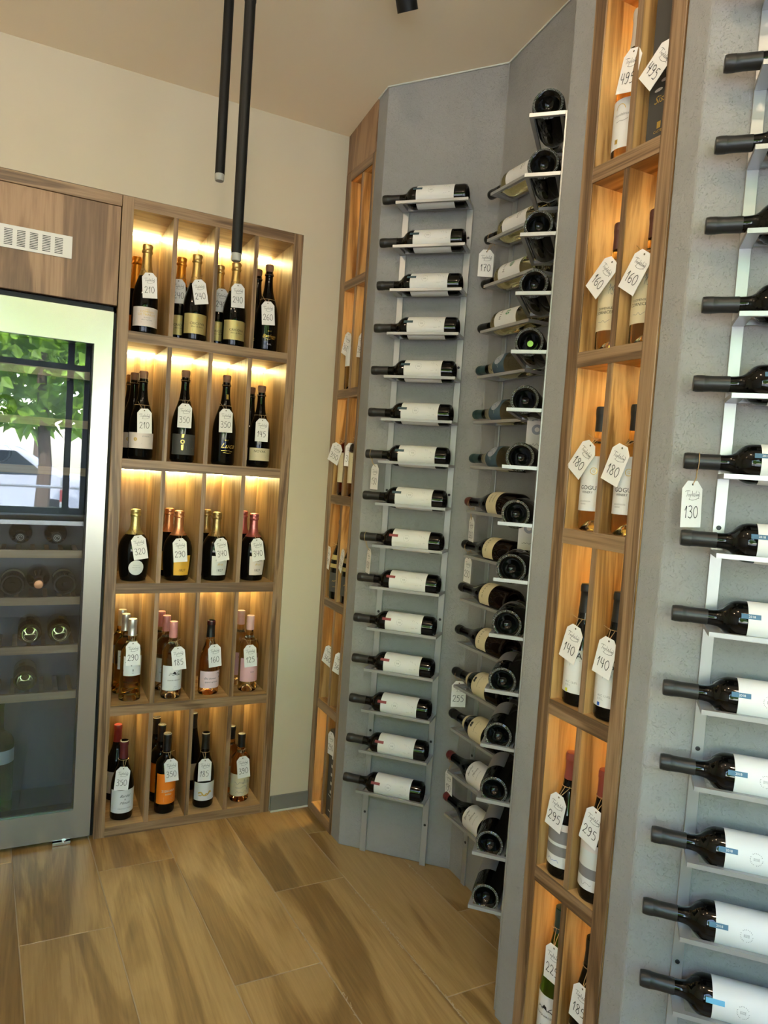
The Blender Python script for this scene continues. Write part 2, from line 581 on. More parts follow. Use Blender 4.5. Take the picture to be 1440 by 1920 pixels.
# ---------------------------------------------------------------- oak cabinet in the back wall
X0, X1, XI0, XI1 = 0.262, 0.922, 0.300, 0.885
SHELF = [(0.0, 0.036), (0.452, 0.488), (0.900, 0.937), (1.348, 1.385), (1.796, 1.834), (2.252, 2.291)]
DIV = [(0.436, 0.452), (0.5845, 0.600), (0.733, 0.749)]
yf = YW - 0.003
DEPTH = 0.30
cab = thing('display_cabinet', 'tall oak cabinet of twenty lit bottle bays set into the beige wall', 'cabinet', (0.592, YW, 0))
def part(name, mb, mat, root, bev=0.0):
    me = mb.mesh(name)
    for v in me.vertices:
        v.co -= root.location
    o = obj(name, me, mat, root)
    if bev:
        bevel(o, bev, 1)
    return o
EB = 0.003
for x0, x1 in ((X0, XI0), (XI1, X1)):
    part('side_panel', MB().box(x0, x1, yf + EB, yf + DEPTH, 0.0, 2.291), M['cab_z'], cab)
    part('edge_band', MB().box(x0, x1, yf, yf + EB, 0.0, 2.291), M['oak_z'], cab, 0.0008)
part('back_panel', MB().box(X0, X1, yf + DEPTH, yf + DEPTH + 0.016, 0, 2.291), M['cab_z'], cab)
for z0, z1 in SHELF:
    s = part('shelf', MB().box(XI0, XI1, yf + EB, yf + DEPTH, z0, z1), M['cab_x'], cab)
    e = obj('edge_band', MB().box(XI0 - 0.592, XI1 - 0.592, yf - YW, yf - YW + EB, z0, z1), M['oak_x'], s)
for r in range(5):
    zb, zt = SHELF[r][1], SHELF[r + 1][0]
    for x0, x1 in DIV:
        s = part('divider', MB().box(x0, x1, yf + 0.002 + EB, yf + DEPTH, zb, zt), M['cab_z'], cab)
        obj('edge_band', MB().box(x0 - 0.592, x1 - 0.592, yf - YW + 0.002, yf - YW + 0.002 + EB, zb, zt), M['oak_z'], s)
    bays = [(XI0, DIV[0][0]), (DIV[0][1], DIV[1][0]), (DIV[1][1], DIV[2][0]), (DIV[2][1], XI1)]
    for x0, x1 in bays:
        part('led_strip', MB().box(x0 + 0.001, x1 - 0.001, YW + 0.274, YW + 0.288, zt - 0.007, zt - 0.0005), M['led'], cab)

# ---------------------------------------------------------------- lit oak columns with two bays
CSH = [(0.0, 0.036), (0.435, 0.470), (0.850, 0.885), (1.262, 1.297), (1.675, 1.710), (2.097, 2.132), (2.520, 2.558)]
def column(label, xf, ya, yi_a, d0, d1, yi_b, yb):
    """Front plane x = xf; ya..yb from far (large y) to near."""
    col = thing('display_column', label, 'shelving', (xf, (ya + yb) / 2, 0))
    D = 0.28
    xf0 = xf - 0.003
    for y0, y1 in ((yi_a, ya), (yb, yi_b)):
        part('edge_band', MB().box(xf0, xf0 + 0.004, y0, y1, 0, 2.558), M['oak_z'], col, 0.001)
        part('side_panel', MB().box(xf0 + 0.004, xf + D, y0, y1, 0, 2.558), M['inner_z'], col)
    part('back_panel', MB().box(xf + D, xf + D + 0.016, yb, ya, 0, 2.558), M['inner_z'], col)
    for z0, z1 in CSH:
        s = part('shelf', MB().box(xf0 + 0.004, xf + D, yi_b, yi_a, z0, z1), M['inner_y'], col)
        obj('edge_band', MB().box(xf0 - xf, xf0 - xf + 0.004, yi_b - (ya + yb) / 2, yi_a - (ya + yb) / 2, z0, z1), M['oak_y'], s)
    for r in range(6):
        zb, zt = CSH[r][1], CSH[r + 1][0]
        s = part('divider', MB().box(xf + 0.004, xf + D, d0, d1, zb, zt), M['inner_z'], col)
        obj('edge_band', MB().box(0.0, 0.004, d0 - (ya + yb) / 2, d1 - (ya + yb) / 2, zb, zt), M['oak_z'], s)
        for y0, y1 in ((yi_b, d0), (d1, yi_a)):
            part('led_strip', MB().box(xf + D - 0.026, xf + D - 0.012, y0 + 0.001, y1 - 0.001, zt - 0.007, zt - 0.0005), M['led_col'], col)
    mb = MB().prism([(xf0 + 0.001, yb), (xf + D, yb), (xf + D, ya), (xf0 + 0.001, ya)], 2.560, lambda x, y: ceil_z(x, y) - 0.001)
    part('top_panel', mb, M['panel'], col)
    return col
column('narrow oak column of lit bays in the corner beside the beige wall', 1.089, 2.665, 2.618, 2.508, 2.523, 2.427, 2.411)
column('narrow oak column of lit bays between the niche and the nearest rack', 1.143, 1.341, 1.303, 1.192, 1.206, 1.108, 1.069)

# ---------------------------------------------------------------- wine fridge and the panel above it
FL = -0.345
fr = thing('wine_fridge', 'tall stainless steel wine fridge with a dark glass door', 'fridge', (-0.045, YW, 0))
yd = YW - 0.001
mb = MB().box(0.192, 0.250, yd, yd + 0.05, 0.016, 1.890).box(FL, FL + 0.058, yd, yd + 0.05, 0.016, 1.890)
mb.box(FL + 0.058, 0.192, yd, yd + 0.05, 1.773, 1.890).box(FL + 0.058, 0.192, yd, yd + 0.05, 0.016, 0.119)
door = part('door', mb, M['steel'], fr)
obj('glass_pane', MB().box(FL + 0.058 + 0.045, 0.192 + 0.045, yd - YW + 0.008, yd - YW + 0.009, 0.119, 1.773), M['pane'], door)
obj('gasket', MB().box(0.186 + 0.045, 0.192 + 0.045, 0.010, 0.05, 0.119, 1.773).box(FL + 0.103, 0.236, 0.010, 0.05, 1.767, 1.773).box(FL + 0.103, 0.236, 0.010, 0.05, 0.119, 0.126), M['black'], door)
hg = obj('hinge', MB().box(0.128 + 0.045, 0.186 + 0.045, -0.010, 0.03, 0.002, 0.012).lathe([(0, 0), (0.007, 0), (0.007, 0.016), (0, 0.016)], 12), M['chrome'], door)
hm = hg.data
for v in list(hm.vertices)[8:]:
    v.co.x += 0.165 + 0.045
    v.co.y += -0.002
# liner
yi0, yi1 = YW + 0.05, YW + 0.345
mb = MB().box(FL + 0.03, FL + 0.05, yi0, yi1, 0.05, 1.86).box(0.205, 0.225, yi0, yi1, 0.05, 1.86).box(FL + 0.03, 0.225, yi1 - 0.02, yi1, 0.05, 1.86)
mb.box(FL + 0.03, 0.225, yi0, yi1, 1.84, 1.86).box(FL + 0.03, 0.225, yi0, yi1, 0.05, 0.075)
part('liner', mb, M['fridge_in'], fr)
part('zone_bar', MB().box(FL + 0.05, 0.205, YW + 0.065, YW + 0.085, 1.135, 1.150), M['steel'], fr)
part('zone_divider', MB().box(FL + 0.05, 0.205, YW + 0.085, YW + 0.30, 1.138, 1.146), M['fridge_in'], fr)
FSH = [1.666, 1.494, 1.326, 1.033, 0.866, 0.692, 0.523]
for z in FSH:
    s = part('shelf', MB().box(FL + 0.06, 0.188, YW + 0.062, YW + 0.080, z - 0.014, z + 0.014), M['shelf_wood'], fr)
    for k in range(11):
        x = FL + 0.085 + k * 0.047
        obj('slat', MB().box(x + 0.045, x + 0.045 + 0.014, 0.080, 0.29, z - 0.004, z + 0.006), M['shelf_wood'], s)
# surround: panel, header, dark shadow gap
sur = thing('fridge_surround', 'oak panel and header board with a vent above the wine fridge', 'panel', (-0.19, YW, 1.9))
part('door_panel', MB().box(-0.3575, 0.2585, yf + 0.001, yf + 0.02, 1.913, 2.2495), M['panel'], sur, 0.001)
part('header_board', MB().box(-0.396, 0.2605, yf, yf + 0.03, 2.2515, 2.291), M['oak_x'], sur, 0.001)
part('shadow_gap', MB().box(0.2505, 0.2615, YW + 0.03, YW + 0.34, 0.0, 1.912).box(-0.357, 0.2615, YW + 0.03, YW + 0.34, 1.892, 1.912).box(-0.357, -0.346, YW + 0.03, YW + 0.34, 0, 1.892), M['black'], sur)
part('stile', MB().box(-0.396, -0.3585, yf, YW + 0.34, 0, 2.2505), M['oak_z'], sur, 0.001)
vent = tag_obj(obj('vent_grille', None or MB().box(-0.19, 0.109, yf - 0.003, yf + 0.0005, 2.043, 2.116).mesh('vent_grille'), M['vent']), 'white slotted vent grille on the oak panel over the fridge', 'vent')
sl_me = MB().box(0, 0.0245, -0.0004, 0.0004, -0.0011, 0.0011).mesh('slot')
sl_me.materials.append(M['black'])
for gI in range(7):
    for j in range(10):
        s = bpy.data.objects.new('slot', sl_me)
        C.objects.link(s)
        s.parent = vent
        s.location = (0.0560 - 0.0373 * gI, yf - 0.0030, 2.054 + 0.0054 * j)

# ---------------------------------------------------------------- pendants and track spot
def pendant(x, y, z, label):
    t = thing('pendant_lamp', label, 'lamp', (x, y, z), 'slim pendant lamps')
    top = ceil_z(x, y) - z
    obj('tube', MB().lathe([(0, 0.018), (0.0132, 0.018), (0.0132, top - .10), (0.006, top - .095), (0.0, top - .095)], 24).mesh('tube', True), M['black_metal'], t)
    obj('diffuser', MB().lathe([(0, 0.0), (0.0112, 0.0), (0.0127, 0.003), (0.0127, 0.0185), (0, 0.0185)], 24).mesh('diffuser', True), M['frost'], t)
    obj('cable', MB().tube([(0, 0, top - .10), (0, 0, top - 0.002)], 0.0022), M['black_metal'], t)
    obj('connector', MB().lathe([(0, .62), (.0142, .62), (.0142, .70), (0, .70)], 24).mesh('connector', True), M['black_metal'], t)
    obj('canopy', MB().lathe([(0, top - 0.03), (0.03, top - 0.03), (0.03, top + 0.006), (0, top + 0.006)], 24).mesh('canopy', True), M['black_metal'], t)
pendant(0.4446, 2.015, 2.168, 'slim black tube pendant hanging higher and nearer the back wall')
pendant(0.4428, 1.775, 1.895, 'slim black tube pendant hanging lower, in front of the oak cabinet')
t = thing('track_spotlight', 'black cylindrical spotlight hanging from the ceiling', 'lamp', (0.935, 1.90, 2.80))
hm = Matrix.Translation((-0.012, -0.014, -0.085)) @ Vector((0.45, 0.35, -0.82)).to_track_quat('-Z', 'Y').to_matrix().to_4x4()
h = obj('head', MB().lathe([(0, 0), (0.030, 0), (0.030, 0.11), (0.026, 0.115), (0, 0.115)], 24).mesh('head', True), M['black_metal'], t)
h.matrix_local = hm
obj('arm', MB().tube([(-0.02, -0.02, -0.02), (-0.02, -0.02, ceil_z(0.915, 1.88) - 2.80)], 0.008), M['black_metal'], t)
obj('canopy', MB().box(-0.12, 0.08, -0.035, -0.005, ceil_z(0.915, 1.88) - 2.80 - 0.02, ceil_z(0.915, 1.88) - 2.80 + 0.004), M['black_metal'], t)

# unseen ceiling spots, added to warm the upper walls and glint on bottle bases
def added_spot(x, y, label, power):
    z = ceil_z(x, y)
    t = thing('added_downlight', label, 'lamp', (x, y, z), 'added ceiling downlights')
    obj('ring', MB().lathe([(.038, .004), (.052, .004), (.052, -.008), (.040, -.012), (.036, -.004)], 24).mesh('ring', True), M['black_metal'], t)
    obj('lens', MB().lathe([(0, -.003), (.037, -.003), (.037, .003), (0, .003)], 24).mesh('lens', True), M['added_lamp_lens'], t)
    ld = bpy.data.lights.new('downlight', 'POINT')
    ld.energy = power
    ld.color = (1.0, 0.80, 0.56)
    ld.shadow_soft_size = 0.03
    lo = bpy.data.objects.new('downlight', ld)
    C.objects.link(lo)
    lo.parent = t
    lo.location = (0, 0, -.06)
M['added_lamp_lens'] = led_mat('added_lamp_lens', (1.0, 0.82, 0.6), 6.0)
added_spot(0.10, 0.55, 'unseen added downlight over the middle of the shop', LAMP_W)
added_spot(-0.90, 1.25, 'unseen added downlight in front of the fridge', LAMP_W)
added_spot(0.35, -0.55, 'unseen added downlight near the window', LAMP_W)

# ---------------------------------------------------------------- bottles
def prof_bordeaux(r, h):
    return [(0, 0.027), (r * .30, .023), (r * .55, .011), (r * .70, .002), (r * .80, 0), (r * .93, .0025), (r, .010), (r, .600 * h), (r * .99, .622 * h), (r * .945, .645 * h),
            (r * .85, .667 * h), (r * .70, .689 * h), (r * .53, .708 * h), (.0160, .732 * h), (.0146, .77 * h), (.0140, .93 * h), (.0152, .940 * h), (.0152, .985 * h), (.0140, h), (0, h)]
def prof_burgundy(r, h):
    return [(0, 0.027), (r * .30, .023), (r * .55, .011), (r * .70, .002), (r * .80, 0), (r * .93, .0025), (r, .010), (r, .41 * h), (r * .975, .46 * h), (r * .90, .52 * h),
            (r * .77, .58 * h), (r * .60, .645 * h), (r * .47, .70 * h), (.0165, .76 * h), (.0148, .83 * h), (.0142, .93 * h), (.0155, .942 * h), (.0155, .985 * h), (.0145, h), (0, h)]
def prof_champagne(r, h):
    return [(0, 0.032), (r * .30, .028), (r * .55, .014), (r * .70, .003), (r * .82, 0), (r * .94, .003), (r, .012), (r, .36 * h), (r * .975, .43 * h), (r * .90, .50 * h),
            (r * .76, .575 * h), (r * .58, .65 * h), (r * .45, .715 * h), (.0168, .78 * h), (.0150, .86 * h), (.0148, .905 * h), (.0172, .915 * h), (.0172, .93 * h), (.0148, .94 * h), (.0148, .955 * h), (0, .955 * h)]
def prof_squat(r, h):
    return [(0, 0.02), (r * .40, .018), (r * .62, .004), (r * .72, 0), (r * .80, .003), (r * .84, .012), (r * .90, .12 * h), (r * .965, .26 * h), (r, .40 * h), (r * .985, .46 * h), (r * .90, .54 * h),
            (r * .73, .61 * h), (r * .52, .665 * h), (r * .38, .70 * h), (.0172, .735 * h), (.0152, .80 * h), (.0150, .90 * h), (.0172, .91 * h), (.0172, .93 * h), (.0150, .94 * h), (0, .955 * h)]
def prof_riesling(r, h):
    return [(0, 0.02), (r * .45, .014), (r * .70, .002), (r * .82, 0), (r * .94, .0025), (r, .010), (r, .40 * h), (r * .95, .47 * h), (r * .84, .56 * h), (r * .70, .65 * h),
            (r * .56, .73 * h), (.0160, .82 * h), (.0142, .90 * h), (.0150, .94 * h), (.0150, h), (0, h)]
def prof_flared(r, h):
    return [(0, 0.022), (r * .45, .018), (r * .72, .003), (r * .86, 0), (r * .98, .003), (r, .012), (r * .95, .08 * h), (r * .93, .20 * h), (r * .96, .55 * h), (r * .93, .60 * h),
            (r * .80, .655 * h), (r * .58, .70 * h), (r * .46, .73 * h), (.0162, .76 * h), (.0150, .82 * h), (.0148, h), (0, h)]
PROF = dict(bordeaux=prof_bordeaux, burgundy=prof_burgundy, champagne=prof_champagne, squat=prof_squat, riesling=prof_riesling, flared=prof_flared)

def rad(prof, z):
    best = prof[-1][0]
    for (r0, z0), (r1, z1) in zip(prof[5:], prof[6:]):
        if z0 <= z <= z1 and z1 > z0:
            return r0 + (r1 - r0) * (z - z0) / (z1 - z0)
    return best

def smooth_prof(p):
    """A denser, rounder profile through the shoulder (cubic in height, slopes kept monotone)."""
    q = p[6:len(p) - 3]
    n = len(q)
    d = [(q[i + 1][0] - q[i][0]) / (q[i + 1][1] - q[i][1]) for i in range(n - 1)]
    m = [d[0]] + [0.0 if d[i - 1] * d[i] <= 0 else 2 * d[i - 1] * d[i] / (d[i - 1] + d[i]) for i in range(1, n - 1)] + [d[-1]]
    out = list(p[:7])
    for i in range(n - 1):
        h_ = q[i + 1][1] - q[i][1]
        flat_ = abs(d[i]) < 1e-6
        for s in ((1.0,) if flat_ else (0.33, 0.67, 1.0)):
            r = (1 + 2 * s) * (1 - s) ** 2 * q[i][0] + s * (1 - s) ** 2 * h_ * m[i] + s * s * (3 - 2 * s) * q[i + 1][0] + s * s * (s - 1) * h_ * m[i + 1]
            out.append((r, q[i][1] + s * h_))
    return out + list(p[len(p) - 3:])

MESH = {}
def body_mesh(kind, r, h):
    key = ('body', kind, r, h)
    if key not in MESH:
        MESH[key] = smooth_prof(PROF[kind](r, h)), None
        MESH[key] = (MESH[key][0], MB().lathe(MESH[key][0], 36).mesh('body', True))
    return MESH[key]

def with_mat(key, make, mat):
    k = (key, mat.name)
    if k not in MESH:
        me = make()
        me.materials.append(mat)
        MESH[k] = me
    return MESH[k]

def capsule_mesh(prof, h, ln, style):
    if style == 'foil':
        z0 = h - ln
        rng = random.Random(3)
        pts = [(rad(prof, z0 + t * (0.90 * h - z0)) + 0.0009, z0 + t * (0.90 * h - z0)) for t in (0, .25, .5, .75, 1)]
        pts += [(0.0178, 0.905 * h), (0.0192, 0.918 * h), (0.0182, 0.93 * h), (0.0168, 0.945 * h), (0.0180, 0.962 * h), (0.0186, 0.98 * h), (0.0170, 0.996 * h), (0.010, h + .001), (0, h + .001)]
        mb = MB().lathe(pts, 30)
        for i, (x, y, z) in enumerate(mb.v):
            if z > 0.9 * h:
                a = math.atan2(y, x)
                s = 1 + 0.035 * math.sin(a * 4 + z * 900) + 0.03 * math.sin(a * 7 - z * 500)
                mb.v[i] = (x * s, y * s, z)
        return mb.mesh('foil', True)
    if style == 'cork':
        a = 0.945 * h
        return MB().lathe([(0, a), (0.0128, a), (0.0140, a + .006), (0.0150, a + .012), (0.0158, a + .016), (0.0160, a + .026), (0.0145, a + .0305), (0, a + .032)], 24).mesh('cork', True)
    if style == 'screw':
        z0 = h - ln
        pts = [(rad(prof, z0) + .0009, z0)] + [(0.0156, z0 + t * ln) for t in (.03, .45)] + [(0.0151, h - .026), (0.0157, h - .0245), (0.0157, h - .002), (0.0148, h + .0006), (0, h + .0006)]
        return MB().lathe(pts, 28).mesh('capsule', True)
    z0 = h - ln
    zs = [z0, z0 + ln * .25, z0 + ln * .5, z0 + ln * .70, .938 * h, .942 * h, .95 * h, .983 * h]
    zs = sorted(z for z in zs if z0 <= z <= h)
    pts = [(rad(prof, z) + .0007, z) for z in zs]
    pts += [(0.0146, h + .0004), (0.0125, h + .0010), (0, h + .0010)]
    return MB().lathe(pts, 28).mesh('capsule', True)

def patch_mesh(prof, z0, z1, a0, a1, off=0.0007, nz=4, shape=None):
    """Paper wrapped on the glass between two heights and two angles (0 = front)."""
    mb = MB()
    na = max(2, int((a1 - a0) / 0.12))
    vs_ = []
    for j in range(nz + 1):
        z = z0 + (z1 - z0) * j / nz
        for i in range(na + 1):
            a = a0 + (a1 - a0) * i / na
            rr = rad(prof, z) + off
            vs_.append((rr * math.sin(a), -rr * math.cos(a), z))
    fs_ = [(j * (na + 1) + i, j * (na + 1) + i + 1, (j + 1) * (na + 1) + i + 1, (j + 1) * (na + 1) + i) for j in range(nz) for i in range(na)]
    return mb.add(vs_, fs_).mesh('label', True)

TXT = {}
def text_flat(s, shear=0.0):
    """Outline of a line of lettering as flat triangles, centred, cap height 1."""
    key = (s, shear)
    if key not in TXT:
        cu = bpy.data.curves.new('t', 'FONT')
        cu.body = s
        cu.size = 1.4
        cu.shear = shear
        cu.align_x = 'CENTER'
        cu.resolution_u = 2
        ob = bpy.data.objects.new('t', cu)
        C.objects.link(ob)
        dg = bpy.context.evaluated_depsgraph_get()
        me = bpy.data.meshes.new_from_object(ob.evaluated_get(dg))
        TXT[key] = ([(v.co.x, v.co.y) for v in me.vertices], [tuple(p.vertices) for p in me.polygons])
        bpy.data.objects.remove(ob)
        bpy.data.curves.remove(cu)
        bpy.data.meshes.remove(me)
    return TXT[key]

def ribbon(line, w):
    """Flat brush stroke along a polyline: list of points and quads."""
    vs_, fs_ = [], []
    n = len(line)
    for i in range(n):
        a, b = line[max(0, i - 1)], line[min(n - 1, i + 1)]
        tx, ty = b[0] - a[0], b[1] - a[1]
        l = math.hypot(tx, ty) or 1.0
        nx, ny = -ty / l * w / 2, tx / l * w / 2
        vs_ += [(line[i][0] + nx, line[i][1] + ny), (line[i][0] - nx, line[i][1] - ny)]
    for i in range(n - 1):
        fs_.append((2 * i, 2 * i + 1, 2 * i + 3, 2 * i + 2))
    return vs_, fs_

def curve_pts(pts, n=5):
    out = []
    m = len(pts)
    for i in range(m - 1):
        p0, p1, p2, p3 = pts[max(0, i - 1)], pts[i], pts[i + 1], pts[min(m - 1, i + 2)]
        for k in range(n):
            s = k / n
            out.append(tuple(0.5 * (2 * p1[c] + (p2[c] - p0[c]) * s + (2 * p0[c] - 5 * p1[c] + 4 * p2[c] - p3[c]) * s * s + (3 * p1[c] - p0[c] - 3 * p2[c] + p3[c]) * s ** 3) for c in (0, 1)))
    out.append(pts[-1])
    return out

def ring_pts(cx, cz, r, n=16, a0=0.0, a1=2 * PI):
    return [(cx + r * math.cos(a0 + (a1 - a0) * i / n), cz + r * math.sin(a0 + (a1 - a0) * i / n)) for i in range(n + 1)]

def scribble(cx, cz, w, hgt, seed, n=7):
    rg = random.Random(seed)
    return curve_pts([(cx - w / 2 + w * i / (n - 1), cz + hgt * (rg.random() - .5)) for i in range(n)], 4)

# print items: ('t', text, x, z, height[, shear]) or ('s', polyline, width)
def print_mesh(prof, items, off=0.0013, turn=0.0):
    mb = MB()
    for it in items:
        if it[0] == 't':
            vs_, fs_ = text_flat(it[1], it[5] if len(it) > 5 else 0.0)
            hh = it[4]
            wd = it[6] if len(it) > 6 else 1.0
            vs_ = [(it[2] + x * hh * wd, it[3] + (y - .5) * hh) for x, y in vs_]
        elif it[0] == 'r':            # lettering turned a quarter (reads along the bottle)
            vs_, fs_ = text_flat(it[1])
            hh = it[4]
            vs_ = [(it[2] + (y - .5) * hh, it[3] - x * hh) for x, y in vs_]
        elif it[0] == 'p':
            vs_, fs_ = it[1], [tuple(range(len(it[1])))]
        else:
            vs_, fs_ = ribbon(it[1], it[2])
        out = []
        for x, z in vs_:
            rr = rad(prof, z)
            a = x / rr + turn
            out.append(((rr + off) * math.sin(a), -(rr + off) * math.cos(a), z))
        mb.add(out, fs_)
    return mb.mesh('lettering')

DARK = {'g_dark', 'g_darkred'}
def make_bottle(spec):
    """Parts of one kind of bottle as (name, mesh, child-list); meshes are shared by every copy."""
    prof, _ = body_mesh(spec['kind'], spec['r'], spec['h'])
    key = ('b', spec['kind'], spec['r'], spec['h'])
    h = spec['h']
    parts = []
    parts.append(('body', with_mat(key, lambda: MB().lathe(prof, 36).mesh('body', True), M[spec['glass']]), []))
    for nm, mat, ln, style in spec.get('caps', []):
        parts.append((nm, with_mat(key + ('cap', ln, style), lambda: capsule_mesh(prof, h, ln, style), M[mat]), []))
    if spec.get('wire'):
        a = .945 * h
        mb = MB()
        for k in range(4):
            th = k * PI / 2 + .4
            mb.tube([(0.0176 * math.cos(th), 0.0176 * math.sin(th), .918 * h), (.0168 * math.cos(th), .0168 * math.sin(th), a + .02), (0.008 * math.cos(th), .008 * math.sin(th), a + .0335)], .0006, 4)
        mb.tube([(0.0178 * math.cos(t), 0.0178 * math.sin(t), .918 * h) for t in [i * PI / 8 for i in range(16)]], .0009, 4, True)
        mm = mb.mesh('wire_cage')
        mm.materials.append(M['wire'])
        parts.append(('wire_cage', mm, []))
    if spec.get('knurl'):
        mb = MB()
        r = spec['r']
        for k in range(64):
            a = 2 * PI * k / 64
            ca, sa = math.cos(a), math.sin(a)
            for rr, zz in ((r * .86, .0004),):
                u = (-sa * .0009, ca * .0009)
                mb.add([(rr * ca - .0028 * ca - u[0], rr * sa - .0028 * sa - u[1], .0002), (rr * ca + .0028 * ca - u[0], rr * sa + .0028 * sa - u[1], .0012), (rr * ca + .0028 * ca + u[0], rr * sa + .0028 * sa + u[1], .0012),
                        (rr * ca - .0028 * ca + u[0], rr * sa - .0028 * sa + u[1], .0002), (rr * ca, rr * sa, -.0012)], [(0, 1, 4), (1, 2, 4), (2, 3, 4), (3, 0, 4)])
        mm = mb.mesh('knurled_ring')
        mm.materials.append(M['knurl'])
        parts.append(('knurled_ring', mm, []))
    for lb in spec.get('labels', []):
        z0, z1 = lb['z'][0] * h, lb['z'][1] * h
        if 'disc' in lb:
            rr, zc, of = lb['disc'], (z0 + z1) / 2, lb.get('off', .0007)
            mb = MB()
            def on_glass(x, z):
                q_ = rad(prof, z) + of
                return (q_ * math.sin(x / q_), -q_ * math.cos(x / q_), z)
            mb.v.append(on_glass(lb.get('x', 0), zc))
            for j in range(1, 6):
                for i in range(28):
                    t_ = 2 * PI * i / 28
                    mb.v.append(on_glass(lb.get('x', 0) + rr * j / 5 * math.cos(t_), zc + rr * j / 5 * lb.get('asp', 1.0) * math.sin(t_)))
            mb.f += [(0, 1 + i, 1 + (i + 1) % 28) for i in range(28)]
            mb.f += [(1 + 28 * j + i, 1 + 28 * (j + 1) + i, 1 + 28 * (j + 1) + (i + 1) % 28, 1 + 28 * j + (i + 1) % 28) for j in range(4) for i in range(28)]
            me = mb.mesh('label', True)
        else:
            a = lb['a'] if isinstance(lb['a'], tuple) else (-lb['a'], lb['a'])
            me = patch_mesh(prof, z0, z1, a[0], a[1], lb.get('off', .0007))
        me.materials.append(M[lb['mat']])
        kids = []
        for ink, items in lb.get('print', []):
            pm = print_mesh(prof, items, lb.get('off', .0007) + .0006, lb.get('turn', 0.0))
            pm.materials.append(M[ink])
            kids.append(('lettering', pm))
        parts.append((lb.get('name', 'label'), me, kids))
    for ink, items in spec.get('print', []):
        pm = print_mesh(prof, items, .0006)
        pm.materials.append(M[ink])
        parts.append(('lettering', pm, []))
    return parts

SPECS = {}
def place_bottle(key, mtx, label, group, name='wine_bottle'):
    if key not in BUILT:
        BUILT[key] = make_bottle(SPECS[key])
    root = thing(name, label, 'bottle', group=group, mtx=mtx)
    for nm, me, kids in BUILT[key]:
        o = bpy.data.objects.new(nm, me)
        C.objects.link(o)
        o.parent = root
        for kn, km in kids:
            c = bpy.data.objects.new(kn, km)
            C.objects.link(c)
            c.parent = o
    return root
BUILT = {}
M['knurl'] = flat('knurl_glint_grey', (0.20, 0.21, 0.20), 0.25, 0.0, 0.8)  # dark glass ridges coloured lighter: their reflected glints put into the colour

def emblem(x, z, s):
    """Two-bar monogram inside a ring of small marks."""
    it = [('s', [(x - .22 * s, z - .36 * s), (x + .22 * s, z - .36 * s)], .05 * s), ('s', [(x - .22 * s, z + .36 * s), (x + .22 * s, z + .36 * s)], .05 * s)]
    for k in (-.14, 0.0, .14):
        it.append(('s', [(x + k * s, z - .36 * s), (x + k * s, z + .36 * s)], .05 * s))
    for k in range(22):
        a = 2 * PI * k / 22
        if k % 7 == 3:
            continue
        it.append(('s', [(x + .80 * s * math.cos(a), z + .80 * s * math.sin(a)), (x + .93 * s * math.cos(a + .10), z + .93 * s * math.sin(a + .10))], .07 * s))
    return it

def small_lines(x, z0, n, dz, w, th=.0009):
    return [('s', [(x - w / 2, z0 - i * dz), (x + w / 2 * (1 - .25 * (i % 2)), z0 - i * dz)], th) for i in range(n)]

hA = 0.298
def rack_white(tab):
    lab = {'z': (.135, .575), 'a': 1.95, 'mat': 'paper',
           'print': [('greyink', emblem(0.002, .40 * hA, .012) + small_lines(0.002, .255 * hA, 4, .0030, .030) + small_lines(0.0, .195 * hA, 2, .0032, .022))]}
    tb = {'z': (.505, .615), 'a': (.10, .34), 'mat': tab, 'off': .0016, 'name': 'vintage_tab', 'turn': .22,
          'print': [('paper', [('r', '2018', 0.0, .555 * hA, .0042)])] if tab in ('bluetab',) else []}
    return dict(kind='bordeaux', r=.0372, h=hA, glass='g_dark', caps=[('capsule', 'capdark', .062, 'plain')], labels=[lab, tb])
for nm, tab in (('rack_teal', 'tealtab'), ('rack_red', 'redtab'), ('rack_blue', 'bluetab'), ('rack_sky', 'bluelight')):
    SPECS[nm] = rack_white(tab)
hB = 0.300
SPECS['b_gogu'] = dict(kind='bordeaux', r=.0378, h=hB, glass='g_white', caps=[('capsule', 'capblack', .055, 'plain')],
    labels=[{'z': (.16, .56), 'a': 1.35, 'mat': 'paper', 'print': [('ink', [('t', 'GOGU', 0, .30 * hB, .0075), ('t', 'WINERY', 0, .262 * hB, .004)]), ('goldink', [('s', ring_pts(.006, .44 * hB, .008), .0012)])]}])
SPECS['b_mimi'] = dict(kind='bordeaux', r=.0378, h=hB, glass='g_white', caps=[('capsule', 'capblack', .055, 'plain')],
    labels=[{'z': (.20, .57), 'a': 1.3, 'mat': 'paper', 'print': [('ink', [('t', 'M I M I', 0, .47 * hB, .010)]), ('greenink', [('s', [(.0 + (.0015 + .0011 * i / 3) * math.cos(i * .55), .355 * hB + (.0015 + .0011 * i / 3) * math.sin(i * .55)) for i in range(26)], .0022)])]}])
def star(x, z, s):
    return [('p', [(x + a * s * .12, z + b * s * .12), (x + a * s, z + b * s * .25), (x + a * s * .25, z + b * s)]) for a in (-1, 1) for b in (-1, 1)]
SPECS['b_mimi2'] = dict(kind='bordeaux', r=.0378, h=hB, glass='g_white', caps=[('capsule', 'capblack', .055, 'plain')],
    labels=[{'z': (.20, .57), 'a': 1.3, 'mat': 'paper', 'print': [('ink', [('t', 'M I M I', 0, .47 * hB, .010)]), ('greenink', star(0, .355 * hB, .011))]}])
